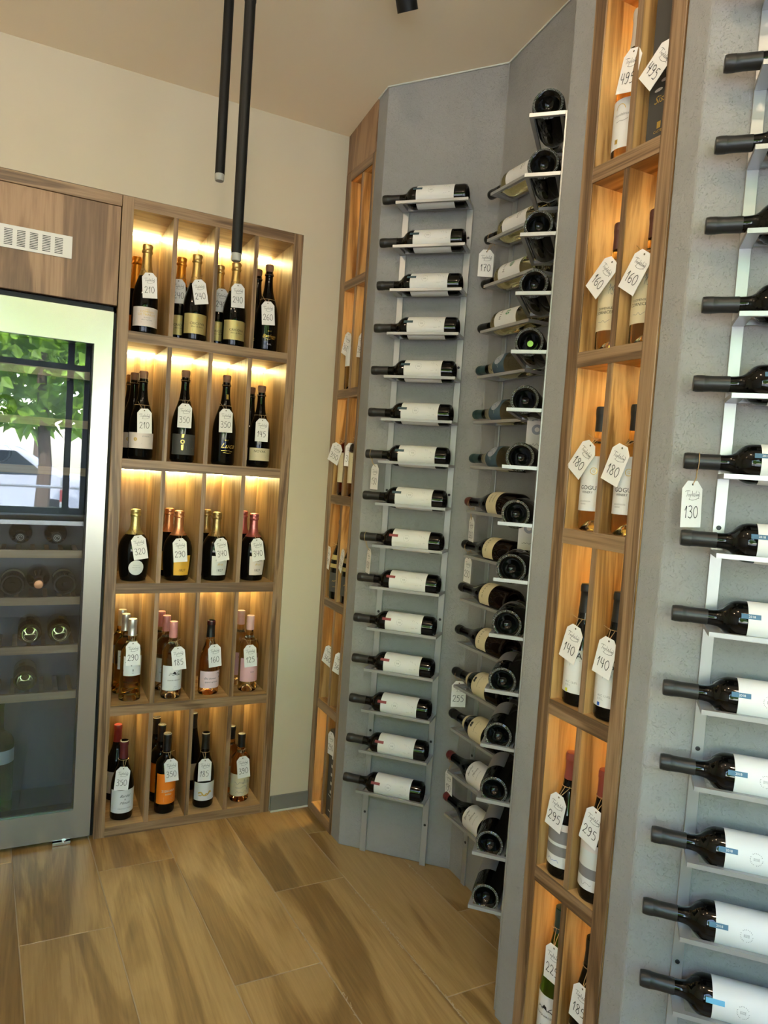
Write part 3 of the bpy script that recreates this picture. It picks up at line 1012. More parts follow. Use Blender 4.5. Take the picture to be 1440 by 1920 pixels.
SPECS['b_blue'] = dict(kind='burgundy', r=.0405, h=.292, glass='g_gold', caps=[('capsule', 'capgreen', .055, 'plain')],
    labels=[{'z': (.34, .60), 'a': 1.5, 'mat': 'bluepaper', 'print': [('silverpaper', [('s', scribble(-.02, .135, .02, .01, 4), .0009), ('s', scribble(.02, .14, .02, .01, 5), .0009)])]},
            {'z': (.37, .55), 'disc': .020, 'asp': 1.15, 'mat': 'greyblue', 'off': .0016, 'name': 'seal', 'print': [('bluepaper', [('s', [(0, .155), (0, .134), (-.012, .122)], .0014), ('s', [(0, .134), (.013, .124)], .0014)])]}])
SPECS['b_cream_red'] = dict(kind='burgundy', r=.0420, h=.300, glass='g_darkred', caps=[('capsule', 'capbrown', .030, 'plain')],
    labels=[{'z': (.27, .45), 'a': 1.6, 'mat': 'cream', 'print': [('ink', [('t', 'MIROBUT', -.004, .385 * .300, .0045), ('t', 'CHATEAU', 0, .335 * .300, .0050)] + small_lines(0, .085 * 1.05, 1, .003, .03))]}])
SPECS['b_cream'] = dict(kind='burgundy', r=.0420, h=.300, glass='g_darkred', caps=[('capsule', 'capblack', .030, 'plain')],
    labels=[{'z': (.27, .45), 'a': 1.15, 'mat': 'cream', 'print': [('ink', [('t', 'm i r o b u', 0, .39 * .300, .0085)] + small_lines(.01, .29 * .300, 1, .003, .03))]}])
SPECS['b_crest'] = dict(kind='burgundy', r=.0415, h=.300, glass='g_dark', caps=[('capsule', 'capblack', .055, 'plain')],
    labels=[{'z': (.22, .47), 'a': 1.5, 'mat': 'cream', 'print': [('ink', [('p', [(-.008, .125), (.008, .125), (.009, .130), (.004, .137), (0, .132), (-.004, .137), (-.009, .130)]), ('t', 'CHATEAU BLANC', 0, .108, .0036)] + small_lines(0, .098, 3, .004, .035))]},
            {'z': (.60, .665), 'a': 1.7, 'mat': 'cream', 'name': 'neck_label'}])
SPECS['b_script'] = dict(kind='burgundy', r=.0410, h=.296, glass='g_dark', caps=[('capsule', 'capwine', .030, 'plain')],
    labels=[{'z': (.16, .45), 'a': 1.3, 'mat': 'paper', 'print': [('ink', [('t', 'Bardel', -.004, .118, .0085, .45), ('t', 'la', 0, .106, .006, .45), ('t', 'Minuit', .002, .094, .0085, .45)]), ('greyink', [('t', 'ORANGE WINE', 0, .075, .0035)])]}])
SPECS['c_dark'] = dict(kind='bordeaux', r=.0385, h=.300, glass='g_dark', knurl=True, caps=[('capsule', 'capblack', .055, 'plain')], labels=[{'z': (.25, .60), 'a': .7, 'mat': 'stone'}])
SPECS['c_wide'] = dict(kind='burgundy', r=.0410, h=.300, glass='g_dark', knurl=True, caps=[('capsule', 'capblack', .055, 'plain')], labels=[{'z': (.30, .45), 'a': .7, 'mat': 'stone'}])

# ---------------------------------------------------------------- bottle racks
FA = ((1.091, 2.339), (S2, -S2), (-S2, -S2))
FB = ((1.397, 2.050), (0.0, -1.0), (-1.0, 0.0))
FC = ((1.397, 1.670), (-S2, -S2), (-S2, S2))
FD = ((1.143, 1.008), (S2, -S2), (-S2, -S2))
ZT = lambda k: 0.257 + 0.1468 * k

def fpos(F, s, d, z):
    return Vector((F[0][0] + F[1][0] * s + F[2][0] * d, F[0][1] + F[1][1] * s + F[2][1] * d, z))

scr_me = MB().lathe([(0, 0), (0.0046, 0), (0.0046, .0008), (.0034, .0012), (.0030, .0004), (0, .0004)], 14).mesh('screw', True)
scr_me.materials.append(M['screw'])
def rack(F, label):
    root = thing('bottle_rack', label, 'rack', (F[0][0], F[0][1], 0), 'wall-mounted steel bottle racks')
    O = Vector((F[0][0], F[0][1], 0))
    n = Vector((F[2][0], F[2][1], 0))
    for s0, s1 in ((0.086, 0.108), (0.315, 0.337)):
        rl = part('rail', MB().fbox(F, s0, s1, .0008, .0060, 0.0, ZT(14) + .009), M['rack'], root, .0008)
        for z in [ZT(k) + .052 for k in (1, 4, 7, 10, 13)] + [0.150]:
            sc = bpy.data.objects.new('screw', scr_me)
            C.objects.link(sc)
            sc.parent = rl
            p = fpos(F, (s0 + s1) / 2, .0060, z) - O
            sc.matrix_local = Matrix.Translation(p) @ n.to_track_quat('Z', 'Y').to_matrix().to_4x4()
    mb = MB()
    mb.fbox(F, .086, .337, .0850, .0950, 0, .009)
    mb.fbox(F, .108, .327, .0120, .0200, 0, .009)
    mb.fbox(F, .086, .108, .0062, .0850, 0, .009)
    mb.fbox(F, .327, .337, .0062, .0850, 0, .009)
    me = mb.mesh('tray')
    for v in me.vertices:
        v.co -= O
    me.materials.append(M['rack'])
    for k in range(15):
        t = bpy.data.objects.new('tray', me)
        C.objects.link(t)
        t.parent = root
        t.location = (0, 0, ZT(k))
    return root
rack(FA, 'steel bottle rack on the grey wall next to the corner oak column')
rack(FB, 'steel bottle rack on the middle face of the grey niche')
rack(FC, 'steel bottle rack on the near face of the grey niche, seen end-on')
rack(FD, 'steel bottle rack on the nearest grey wall')

def lie(F, k, s_base, d, up_deg, lift=.030, spin=0.0):
    """Matrix for a bottle lying on tray k: neck towards small s, label turned up from the room side."""
    zl = -Vector((F[1][0], F[1][1], 0))
    n = Vector((F[2][0], F[2][1], 0))
    a = math.radians(up_deg)
    fr_ = n * math.cos(a) + Vector((0, 0, 1)) * math.sin(a)
    yl = -fr_
    xl = yl.cross(zl)
    m = Matrix(((xl.x, yl.x, zl.x, 0), (xl.y, yl.y, zl.y, 0), (xl.z, yl.z, zl.z, 0), (0, 0, 0, 1)))
    return Matrix.Translation(fpos(F, s_base, d, ZT(k) + lift)) @ m

def from_top(k):
    return ORD[14 - k]

for k in range(15):
    tab = 'rack_teal' if k > 6 else 'rack_red'
    ds = {4: -.004, 3: .0, 0: -.003}.get(k, 0.0)
    what = 'white label, teal tab' if k > 6 else 'white label, red tab'
    place_bottle(tab, lie(FA, k, .3255 + ds, .0525, 14 + (k * 5) % 9 - 4), 'dark bottle, %s, %s from the top of the corner-column rack' % (what, from_top(k)), 'white-label bottles on the rack by the corner column')
B_KIND = {14: 'b_gogu', 13: 'b_gogu', 12: 'b_mimi', 11: 'b_mimi2', 10: 'b_blue', 9: 'b_blue', 8: 'b_blue', 7: 'b_cream_red', 6: 'b_cream', 5: 'b_cream', 4: 'b_cream', 3: 'b_crest', 2: 'b_crest', 1: 'b_script', 0: 'b_script'}
B_WORD = {'b_gogu': 'white wine bottle with a white label', 'b_mimi': 'white wine bottle with a green spiral on its label', 'b_mimi2': 'white wine bottle with a green star on its label', 'b_blue': 'golden bottle with a slate blue label',
          'b_cream_red': 'dark bottle with a cream label and red-brown cap', 'b_cream': 'dark bottle with a cream label', 'b_crest': 'dark bottle with a crest on its cream label', 'b_script': 'red-capped bottle with handwriting on its white label'}
for k in range(15):
    kd = B_KIND[k]
    bur = SPECS[kd]['kind'] == 'burgundy'
    place_bottle(kd, lie(FB, k, .3255, .0525, 30 if k > 9 else 34, .030 + (.006 if bur else 0)), '%s, %s down the middle niche rack' % (B_WORD[kd], from_top(k)), 'bottles on the middle niche rack')
for k in range(15):
    kd = 'c_wide' if k in (14, 13, 6, 5) else 'c_dark'
    b = place_bottle(kd, lie(FC, k, .3255, .0525, 70, .031 + (.004 if kd == 'c_wide' else 0)), 'dark bottle lying base outward, %s from top of the end-on niche rack' % from_top(k), 'bottles lying base outward on the end-on niche rack')
    if k == 10:
        obj('sticker', MB().lathe([(0, .0262), (.0075, .0255), (.0078, .0235), (0, .0235)], 18).mesh('sticker', True), M['lime'], b)
for k in range(1, 15):
    tab = 'rack_sky' if k == 1 else 'rack_blue'
    nm = 'light blue tab' if k == 1 else 'blue tab'
    place_bottle(tab, lie(FD, k, .3215 + .004 * math.sin(k * 2.1), .0525, 10), 'dark bottle, white label, %s, %s from the top of the nearest rack' % (nm, from_top(k)), 'white-label bottles on the nearest rack')

# ---------------------------------------------------------------- bottles standing in the oak cabinet
def L(z0, z1, a, mat, *pr, **kw):
    d = {'z': (z0, z1), 'a': a, 'mat': mat, 'print': list(pr)}
    d.update(kw)
    return d
def champ(h, r, foilm, ln, *labels, **kw):
    return dict(kind='champagne', r=r, h=h, glass='g_dark', caps=[('foil', foilm, ln, 'foil')], labels=list(labels), **kw)
def corked(h, r, *labels, **kw):
    return dict(kind='champagne', r=r, h=h, glass='g_dark', caps=[('cork', 'cork', 0, 'cork')], wire=True, labels=list(labels), **kw)
H1 = .325
SPECS['1a'] = champ(H1, .0445, 'foil_gold', .115, L(.085, .295, 1.25, 'blush', ('goldink', [('t', 'CAVA', 0, .266 * H1, .0042), ('t', 'DOMINIO', 0, .243 * H1, .0078), ('t', 'DE THARSYS', 0, .212 * H1, .0078)]), ('greyink', [('t', 'BLANCO', 0, .180 * H1, .004), ('t', 'BRUT NATURE', 0, .155 * H1, .004)] + small_lines(0, .125 * H1, 1, .003, .04))))
SPECS['1a2'] = champ(.314, .0440, 'foil_orange', .125, L(.08, .28, 1.2, 'orangepaper'))
cric = lambda: L(.085, .31, 1.2, 'goldpaper', ('ink', [('t', 'CRICOVA', 0, .200 * H1, .0090), ('t', 'Blanc de Blancs', 0, .165 * H1, .0052, .4)] + small_lines(0, .130 * H1, 2, .006, .035)), ('goldink', [('t', 'A', 0, .258 * H1, .012)]))
SPECS['1b'] = champ(H1, .0440, 'foil_gold', .110, cric())
SPECS['1b2'] = champ(H1, .0440, 'foil_orange', .110, cric())
SPECS['1d'] = corked(H1, .0440, print=[('goldink', [('t', 'Bonlegu', 0.0, .185 * H1, .012, .35), ('t', 'BRUT', 0, .24 * H1, .0045), ('s', scribble(0, .15 * H1, .05, .004, 2), .0012)]), ('paper', [('t', '0,75 L', 0, .085 * H1, .005)])])
H2 = .308
SPECS['2a'] = corked(H2, .0435, L(.13, .315, 1.25, 'blush', ('goldink', [('s', ring_pts(-.020, .235 * H2, .0045, 10), .004)]), ('greyink', [('t', 'ZONIUS', .016, .275 * H2, .005)] + small_lines(.016, .19 * H2, 1, .003, .03))))
SPECS['2b'] = corked(.331, .0445, L(.085, .315, 1.25, 'charcoalpaper', ('goldink', [('p', [(-.017, .09), (-.009, .092), (-.008, .104), (-.016, .103)]), ('s', ring_pts(-.0125, .076, .006, 8), .0025), ('p', [(-.016, .045), (-.010, .045), (-.0085, .066), (-.017, .064)])]), ('greyink', [('s', ring_pts(-.0125, .076, .009, 10), .001)] + small_lines(.016, .060, 3, .006, .03))))
SPECS['2c'] = corked(.331, .0445, print=[('goldink', [('t', 'Luca', 0.002, .225 * .331, .019, .45, 1.15), ('t', 'BRUT', -.004, .285 * .331, .0045), ('s', scribble(0, .165 * .331, .045, .004, 3), .0016), ('s', scribble(0, .14 * .331, .03, .003, 6), .0014), ('p', [(-.004, .252), (.004, .252), (.004, .27), (-.004, .27)])])])
SPECS['2d'] = corked(.306, .0430, L(.085, .245, 1.25, 'cream', ('ink', [('t', 'NOVAK', -.009, .205 * .306, .0095)]), ('greyink', small_lines(-.002, .155 * .306, 2, .007, .045))))
H3 = .264
def squat(foilm, *labels, r=.054):
    return dict(kind='squat', r=r, h=H3, glass='g_dark', caps=[('foil', foilm, .092, 'foil')], labels=list(labels))
SPECS['3a'] = squat('foil_green', {'z': (.085, .315), 'disc': .0275, 'asp': 1.0, 'mat': 'silverpaper', 'print': [('greyink', [('t', 'PROSECCO', 0, .0615, .0030), ('t', 'MIONETTO', 0, .0535, .0038), ('t', 'DOC', 0, .045, .0028)])]},
                    {'z': (.62, .67), 'disc': .006, 'mat': 'capblack', 'off': .0035, 'name': 'seal'}, r=.056)
def purc(mat):
    return L(.09, .375, .62, mat, ('ink', [('t', 'VINARIA DIN', 0, .345 * H3, .0032), ('t', 'PURCARI', 0, .312 * H3, .0064), ('t', '1827', 0, .165 * H3, .0095)]), ('goldink', [('t', 'Brut', 0, .255 * H3, .009, .5)]))
SPECS['3b'] = squat('foil_copper', purc('yellowpaper'))
SPECS['3c'] = squat('foil_bronze', purc('silverpaper'))
SPECS['3d'] = squat('foil_rose', purc('blush'))
SPECS['4a'] = dict(kind='flared', r=.0395, h=.303, glass='g_amber', caps=[('screw_cap', 'capsilver', .062, 'screw')], labels=[L(.32, .56, .95, 'paper', ('ink', [('s', [(-.028, .148), (-.006, .135), (.028, .150)], .003), ('t', 'B', 0, .118, .008), ('t', '2021', 0, .108, .003)]))])
SPECS['4b'] = dict(kind='bordeaux', r=.0375, h=.291, glass='g_pale', caps=[('screw_cap', 'cappink', .060, 'screw')], labels=[L(.12, .445, 1.3, 'paper', ('ink', [('t', 'CRAMA MIRCESTI', 0, .255 * .291, .0046), ('p', [(-.022, .094), (.022, .092), (.016, .098), (.006, .096), (.004, .105), (-.002, .108), (-.008, .099), (-.016, .099)]), ('s', scribble(0, .103, .036, .010, 9), .0014), ('s', scribble(.002, .095, .044, .005, 8), .0012)]), ('greyink', [('t', 'Rose', .004, .17 * .291, .004, .3)] + small_lines(.004, .042, 1, .003, .014)))])
SPECS['4c'] = dict(kind='burgundy', r=.0400, h=.288, glass='g_rose', caps=[('capsule', 'capblack', .064, 'plain'), ('capsule_top', 'capwine', .016, 'plain')], labels=[L(.10, .33, 1.2, 'palepink', ('ink', [('t', 'Eau bonne', -.006, .068, .0075, .5), ('t', 'agapes agricole', 0, .054, .0060, .5), ('s', scribble(.028, .083, .014, .010, 5), .0014), ('s', scribble(.036, .070, .006, .016, 3), .0012)]))])
SPECS['4d'] = dict(kind='bordeaux', r=.0378, h=.302, glass='g_pale', caps=[('capsule', 'caprose', .056, 'screw')], labels=[L(.14, .45, 1.3, 'pinkpaper', ('ink', [('t', 'BEAULIEU', .002, .118, .0050), ('t', 'ROSE', .002, .082, .0044)]), ('goldink', [('s', [(-.024, .108), (.030, .108), (.030, .128), (-.024, .128), (-.024, .108)], .0009)] + [('t', '2021', .004, .074, .0034)]))])
SPECS['5a'] = dict(kind='burgundy', r=.0412, h=.294, glass='g_dark', caps=[('capsule', 'capwine', .066, 'plain'), ('capsule_top', 'captop', .0025, 'plain')], labels=[L(.105, .40, 1.35, 'paper', ('ink', [('t', 'Bardel', 0, .096, .0100, .45), ('t', 'la', 0, .083, .0065, .45), ('t', 'Minuit', 0, .070, .0100, .45)]), ('greyink', [('t', 'ORANGE WINE', 0, .048, .0050)] + small_lines(0, .040, 1, .003, .02)))])
SPECS['5a2'] = dict(SPECS['5a'], caps=[('capsule', 'capred', .066, 'plain')])
SPECS['5b'] = dict(kind='bordeaux', r=.0380, h=.305, glass='g_dark', caps=[('capsule', 'capblack', .066, 'plain'), ('capsule_top', 'captop', .0025, 'plain')], labels=[L(.135, .52, 1.3, 'orangepaper', ('paper', [('t', 'ZGIHARA', 0, .092, .0085, 0), ('t', 'BLEND', 0, .079, .0055)] + small_lines(0, .066, 4, .005, .035)))])
SPECS['5c'] = dict(kind='burgundy', r=.0400, h=.291, glass='g_dark', caps=[('capsule', 'capblack', .062, 'plain'), ('capsule_top', 'captop', .0025, 'plain')], labels=[L(.11, .355, 1.3, 'paper', ('goldink', [('s', scribble(-.006, .062, .050, .018, 12, 9), .0050), ('s', scribble(-.004, .058, .050, .014, 4, 8), .0035)]), ('greyink', small_lines(.016, .094, 1, .003, .022) + small_lines(.018, .040, 1, .003, .022)))])
SPECS['5d'] = dict(kind='bordeaux', r=.0385, h=.270, glass='g_rose', caps=[('capsule', 'capblack', .052, 'plain')], labels=[L(.10, .43, 1.5, 'cream', ('greyink', [('s', scribble(-.012, .080, .04, .008, 2, 9), .0016), ('s', scribble(.016, .09, .03, .03, 7, 10), .0014), ('s', scribble(.014, .06, .036, .02, 5, 10), .0014), ('t', 'Natura', -.016, .062, .0060, .4), ('s', scribble(0, .043, .05, .008, 8, 9), .0012)]))])
SPECS['riesl'] = dict(kind='riesling', r=.0365, h=.315, glass='g_dark', caps=[('capsule', 'capblack', .06, 'plain')], labels=[L(.14, .36, 1.2, 'cream')])
ROWZ = {1: SHELF[4][1], 2: SHELF[3][1], 3: SHELF[2][1], 4: SHELF[1][1], 5: SHELF[0][1]}
def stand(x, dep, row, yaw=0.0):
    return Matrix.Translation((x, YW + dep, ROWZ[row] + .0003)) @ Matrix.Rotation(math.radians(yaw), 4, 'Z')
CAB = [  # kind, x, depth, row, yaw, label
 ('1a', .361, .070, 1, 4, 'gold-foiled sparkling bottle with pale label in the top-left cabinet bay, tagged 210'),
 ('1a2', .345, .218, 1, 0, 'orange-foiled bottle behind the pale-label sparkling bottle, top-left cabinet bay'),
 ('1b2', .4975, .150, 1, 0, 'orange-foiled gold-label bottle at the back of the second top bay'),
 ('1b', .539, .070, 1, 4, 'gold-foiled gold-label bottle at the front of the second top bay'),
 ('1b', .645, .158, 1, 0, 'gold-foiled gold-label bottle at the back of the third top bay'),
 ('1b', .689, .078, 1, 3, 'gold-foiled gold-label bottle at the front of the third top bay'),
 ('1d', .816, .066, 1, 2, 'black corked bottle with gold script in the top-right bay, tagged 260'),
 ('1d', .798, .158, 1, 0, 'black corked bottle behind the one tagged 260'),
 ('2a', .369, .070, 2, -6, 'corked dark bottle with pale band label, second row, tagged 210'),
 ('2a', .350, .160, 2, 0, 'corked dark bottle right behind the front one in the second-row left bay'),
 ('2a', .346, .249, 2, 0, 'corked dark bottle deepest in the second-row left bay'),
 ('2b', .519, .070, 2, 6, 'corked dark bottle with charcoal and gold label, tagged 350'),
 ('2c', .674, .070, 2, 6, 'corked black bottle with large gold script, tagged 350'),
 ('2d', .814, .070, 2, 4, 'corked dark bottle with cream label, second row, tagged 145'),
 ('2d', .800, .165, 2, 0, 'corked dark bottle behind the cream-label one tagged 145'),
 ('3a', .3655, .078, 3, 4, 'squat black bottle with a round white label, tagged 320'),
 ('3b', .523, .075, 3, 12, 'squat black bottle with a yellow label, tagged 290'),
 ('3b', .508, .200, 3, 0, 'copper-foiled squat bottle behind the yellow-label one'),
 ('3c', .666, .072, 3, 10, 'squat black bottle with a silver label and bronze foil, tagged 340'),
 ('3c', .655, .200, 3, 0, 'bronze-foiled squat bottle behind the silver-label one'),
 ('3d', .814, .072, 3, 10, 'squat black bottle with a blush label and rose foil, tagged 340'),
 ('3d', .806, .200, 3, 0, 'squat bottle behind the rose-foiled one'),
 ('4a', .373, .070, 4, 6, 'clear amber bottle with silver cap and chevron label, tagged 290'),
 ('4a', .360, .160, 4, 10, 'clear amber bottle second from the front in the fourth-row left bay'),
 ('4a', .356, .243, 4, 0, 'clear amber bottle deepest in the fourth-row left bay'),
 ('4b', .520, .055, 4, 8, 'pale rose bottle with pink cap and white farmhouse label, tagged 185'),
 ('4b', .513, .165, 4, 0, 'pale rose bottle second from the front behind the farmhouse label'),
 ('4b', .506, .248, 4, 0, 'pale rose bottle deepest in the bay behind the farmhouse label'),
 ('4c', .666, .070, 4, 4, 'orange rose bottle with black cap and script label, tagged 160'),
 ('4d', .823, .070, 4, 8, 'pale rose bottle with pink cap and pink label, tagged 125'),
 ('4d', .812, .168, 4, 0, 'pink-capped bottle behind the one tagged 125'),
 ('5a', .364, .070, 5, 8, 'dark bottle with wine-red cap and white script label in the bottom row, tagged 350'),
 ('5a2', .360, .240, 5, 0, 'dark bottle with bright red cap at the back of the bottom-left bay'),
 ('5b', .521, .067, 5, 10, 'black bottle with an orange label in the bottom row, tagged 350'),
 ('5b', .517, .168, 5, 0, 'black bottle with orange label, second from the front of its bay'),
 ('5b', .510, .255, 5, 0, 'black bottle with orange label, deepest in its bay'),
 ('5c', .670, .070, 5, 4, 'dark bottle with a gold flower on its white label, tagged 185'),
 ('riesl', .655, .235, 5, 0, 'slender dark bottle behind the gold flower label'),
 ('5d', .816, .072, 5, 2, 'small rose bottle with a sketched cream label, tagged 390'),
 ('5d', .800, .165, 5, 0, 'small rose bottle behind the sketched cream label'),
]
for kd, x, dep, row, yaw, lab in CAB:
    place_bottle(kd, stand(x, dep, row, yaw), lab, 'bottles standing in the oak cabinet')

# ---------------------------------------------------------------- bottles in the two columns
SPECS['n495'] = dict(kind='burgundy', r=.0400, h=.345, glass='g_amber', caps=[('capsule', 'capwhite', .085, 'plain')], labels=[L(.085, .40, 1.2, 'paper', ('goldink', [('s', ring_pts(-.004, .115, .011, 14, 0, PI), .0014), ('p', [(-.014, .04), (-.006, .04), (-.006, .05), (-.014, .05)])]), ('greyink', [('t', 'chandelrose', 0, .103, .0058), ('s', scribble(0, .09, .03, .004, 4), .001)]))])
SPECS['n160'] = dict(kind='bordeaux', r=.0375, h=.293, glass='g_gold', caps=[('capsule', 'capbrown', .060, 'plain')], labels=[L(.155, .60, 1.25, 'cream', ('ink', [('t', 'DOMENIILE', 0, .095, .0050), ('t', 'CORNICENI', 0, .086, .0068)]), ('greyink', [('s', scribble(-.002, .066, .03, .006, 9), .0009), ('s', scribble(.014, .140, .014, .022, 11, 12), .0011), ('s', scribble(.014, .132, .016, .020, 13, 12), .0009)]), off=.0007)])
SPECS['n180'] = dict(kind='bordeaux', r=.0375, h=.287, glass='g_gold', caps=[('capsule', 'capblack', .056, 'plain')], labels=[L(.16, .60, 1.25, 'paper', ('ink', [('t', 'GOGU', .001, .100, .0098), ('t', 'WINERY', .000, .089, .0052)]), ('greyink', [('t', 'SAUVIGNON', -.004, .068, .0036), ('t', 'BLANC', -.008, .062, .0034)]), ('goldink', [('s', ring_pts(.012, .138, .0075), .0013), ('t', 'G', .012, .138, .006)]))])
SPECS['n140y'] = dict(kind='burgundy', r=.0390, h=.285, glass='g_dark', caps=[('capsule', 'capblack', .066, 'plain')], labels=[L(.11, .47, 1.3, 'paper', ('ink', [('t', 'NOVAK', .0, .122, .0150)]), ('greyink', [('t', 'ALC 13.0%', .002, .057, .0048), ('t', '0.75 L', -.006, .049, .0044), ('s', [(-.004, .095), (-.004, .110), (.02, .110)], .0008)]), ('yellowink', [('p', [(-.013, .033), (-.006, .033), (-.006, .041), (-.013, .041)])]))])
SPECS['n140b'] = dict(SPECS['n140y'], labels=[L(.11, .47, 1.3, 'paper', ('ink', [('t', 'NOVAK', .0, .122, .0150)]), ('greyink', [('t', 'ALC 13.0%', .002, .057, .0048), ('t', '0.75 L', -.006, .049, .0044), ('t', '202', .012, .104, .0044), ('s', [(-.004, .095), (-.004, .110), (.02, .110)], .0008)]), ('blueink', [('p', [(-.013, .033), (-.006, .033), (-.006, .041), (-.013, .041)])]))])
def stones(seed):
    return [L(.10, .19, 1.3, 'paper', ('blueink' if seed == 1 else 'greyink', [('s', scribble(-.004, .043, .03, .008, seed, 9), .0008)])), L(.19, .27, 1.3, 'stone'), L(.27, .295, 1.3, 'silverpaper'), L(.295, .40, 1.3, 'stone' if seed == 1 else 'silverpaper'), L(.40, .455, 1.3, 'blush')]
SPECS['n295a'] = dict(kind='burgundy', r=.0410, h=.295, glass='g_dark', caps=[('capsule', 'caprust', .062, 'plain')], labels=stones(1))
SPECS['n295b'] = dict(kind='burgundy', r=.0410, h=.295, glass='g_dark', caps=[('capsule', 'caprust', .062, 'plain')], labels=stones(2))
SPECS['green'] = dict(kind='riesling', r=.0375, h=.345, glass='g_green', caps=[('capsule', 'capgreen', .060, 'plain')], labels=[L(.10, .40, 1.25, 'paper', ('ink', [('t', 'CRAMA MIRCESTI', 0, .088, .0048), ('p', [(-.022, .100), (.022, .098), (.016, .105), (.006, .103), (.004, .112), (-.002, .115), (-.008, .106), (-.016, .106)]), ('s', scribble(0, .108, .036, .012, 9), .0016)]), ('greyink', [('t', 'Riesling', 0, .062, .005, .3)]))])
SPECS['slimdark'] = dict(kind='riesling', r=.0375, h=.335, glass='g_dark', caps=[('capsule', 'capblack', .060, 'plain')], labels=[L(.10, .38, 1.25, 'cream')])
def stand_col(xf, y, dx, r, yaw, extra=0):
    return Matrix.Translation((xf + dx, y, CSH[r][1] + .0003)) @ Matrix.Rotation(math.radians(yaw), 4, 'Z')
Y2L, Y2R, Y1L, Y1R = 1.2545, 1.150, 2.5705, 2.468
COL2 = [('n495', Y2L, .056, 5, 'golden wine bottle with white label tagged 495, top of the near oak column'),
        ('n160', Y2L, .052, 4, 'golden bottle with brown cap tagged 160, far bay of the near oak column'),
        ('n160', Y2R, .052, 4, 'golden bottle with brown cap tagged 160, near bay of the near oak column'),
        ('n180', Y2L, .045, 3, 'golden bottle with black cap tagged 180, far bay of the near oak column'),
        ('n180', Y2R, .047, 3, 'golden bottle with black cap tagged 180, near bay of the near oak column'),
        ('n140y', Y2L, .044, 2, 'dark bottle with a yellow square on its white label, tagged 140'),
        ('n140b', Y2R, .044, 2, 'dark bottle with a blue square on its white label, tagged 140'),
        ('n295a', Y2L, .042, 1, 'rust-capped bottle with a striped stone label tagged 295, far bay'),
        ('n295b', Y2R, .046, 1, 'rust-capped bottle with a striped stone label tagged 295, near bay'),
        ('green', Y2L, .050, 0, 'tall green bottle with a white farmhouse label in the bottom far bay'),
        ('slimdark', Y2R, .052, 0, 'slender dark bottle tagged 185 in the bottom near bay')]
for kd, y, dx, r, lab in COL2:
    place_bottle(kd, stand_col(1.143, y, dx, r, -77), lab, 'bottles standing in the near oak column')
SPECS['rosewhite'] = dict(kind='bordeaux', r=.0370, h=.305, glass='g_rose', caps=[('capsule', 'caprust', .065, 'plain')], labels=[L(.17, .55, 1.3, 'cream', ('greyink', small_lines(0, .15, 3, .02, .03)))])
SPECS['redcl'] = dict(kind='bordeaux', r=.0370, h=.305, glass='g_redclear', caps=[('capsule', 'capred', .065, 'plain')], labels=[L(.17, .55, 1.3, 'cream', ('greyink', small_lines(0, .15, 3, .02, .03)))])
SPECS['goldclear'] = dict(kind='bordeaux', r=.0370, h=.300, glass='g_gold', caps=[('capsule', 'captop', .06, 'plain')], labels=[L(.30, .60, 1.2, 'paper')])
SPECS['blackgold'] = dict(kind='burgundy', r=.0385, h=.315, glass='g_dark', caps=[('capsule', 'capblack', .07, 'plain')], labels=[L(.50, .56, 1.4, 'goldpaper'), L(.40, .45, 1.4, 'goldpaper'), L(.10, .34, 1.3, 'charcoalpaper', ('goldink', [('s', scribble(0, .075, .04, .014, 3, 9), .0016), ('s', scribble(0, .05, .03, .006, 5), .0012)]))])
COL1 = [('goldclear', Y1L, .042, 4, 'golden clear bottle in the second bay down of the corner column'),
        ('goldclear', Y1R, .058, 4, 'golden clear bottle mostly hidden in the near second bay of the corner column'),
        ('redcl', Y1L, .040, 3, 'red clear bottle with cream label tagged 350, far bay of the corner column'),
        ('rosewhite', Y1R, .038, 3, 'orange clear bottle with cream label tagged 350, near bay of the corner column'),
        ('blackgold', Y1L, .036, 2, 'black bottle with gold bands, far bay of the corner column'),
        ('blackgold', Y1R, .042, 2, 'black bottle with gold bands, near bay of the corner column'),
        ('goldclear', Y1L, .085, 1, 'bottle tagged 360 hidden deep in the far bay of the corner column'),
        ('goldclear', Y1R, .085, 1, 'bottle tagged 360 hidden deep in the near bay of the corner column')]
for kd, y, dx, r, lab in COL1:
    place_bottle(kd, stand_col(1.089, y, dx, r, -40), lab, 'bottles standing in the corner oak column')
# black gift boxes
def gift_box(x, y, z, w, hgt, label, items, inks, yaw):
    t = thing('gift_box', label, 'box', mtx=Matrix.Translation((x, y, z + .0003)) @ Matrix.Rotation(math.radians(yaw), 4, 'Z'))
    bevel(obj('carton', MB().box(-w / 2, w / 2, -w / 2, w / 2, 0, hgt), M['charcoalpaper'], t), .0015, 1)
    for side in (0, 1):
        for ink, its in zip(inks, items):
            mb = MB()
            for it in its:
                if it[0] == 't':
                    vs_, fs_ = text_flat(it[1], it[5] if len(it) > 5 else 0.0)
                    vs_ = [(it[2] + a * it[4], it[3] + (b - .5) * it[4]) for a, b in vs_]
                elif it[0] == 'p':
                    vs_, fs_ = it[1], [tuple(range(len(it[1])))]
                else:
                    vs_, fs_ = ribbon(it[1], it[2])
                e = w / 2 + .0004
                mb.add([((a, -e, b) if side == 0 else (-e, -a, b)) for a, b in vs_], fs_)
            obj('lettering', mb, M[ink], t)
    return t
oval = lambda x, z: ('p', [(x + .011 * math.cos(t), z + .0035 * math.sin(t)) for t in [2 * PI * i / 14 for i in range(14)]])
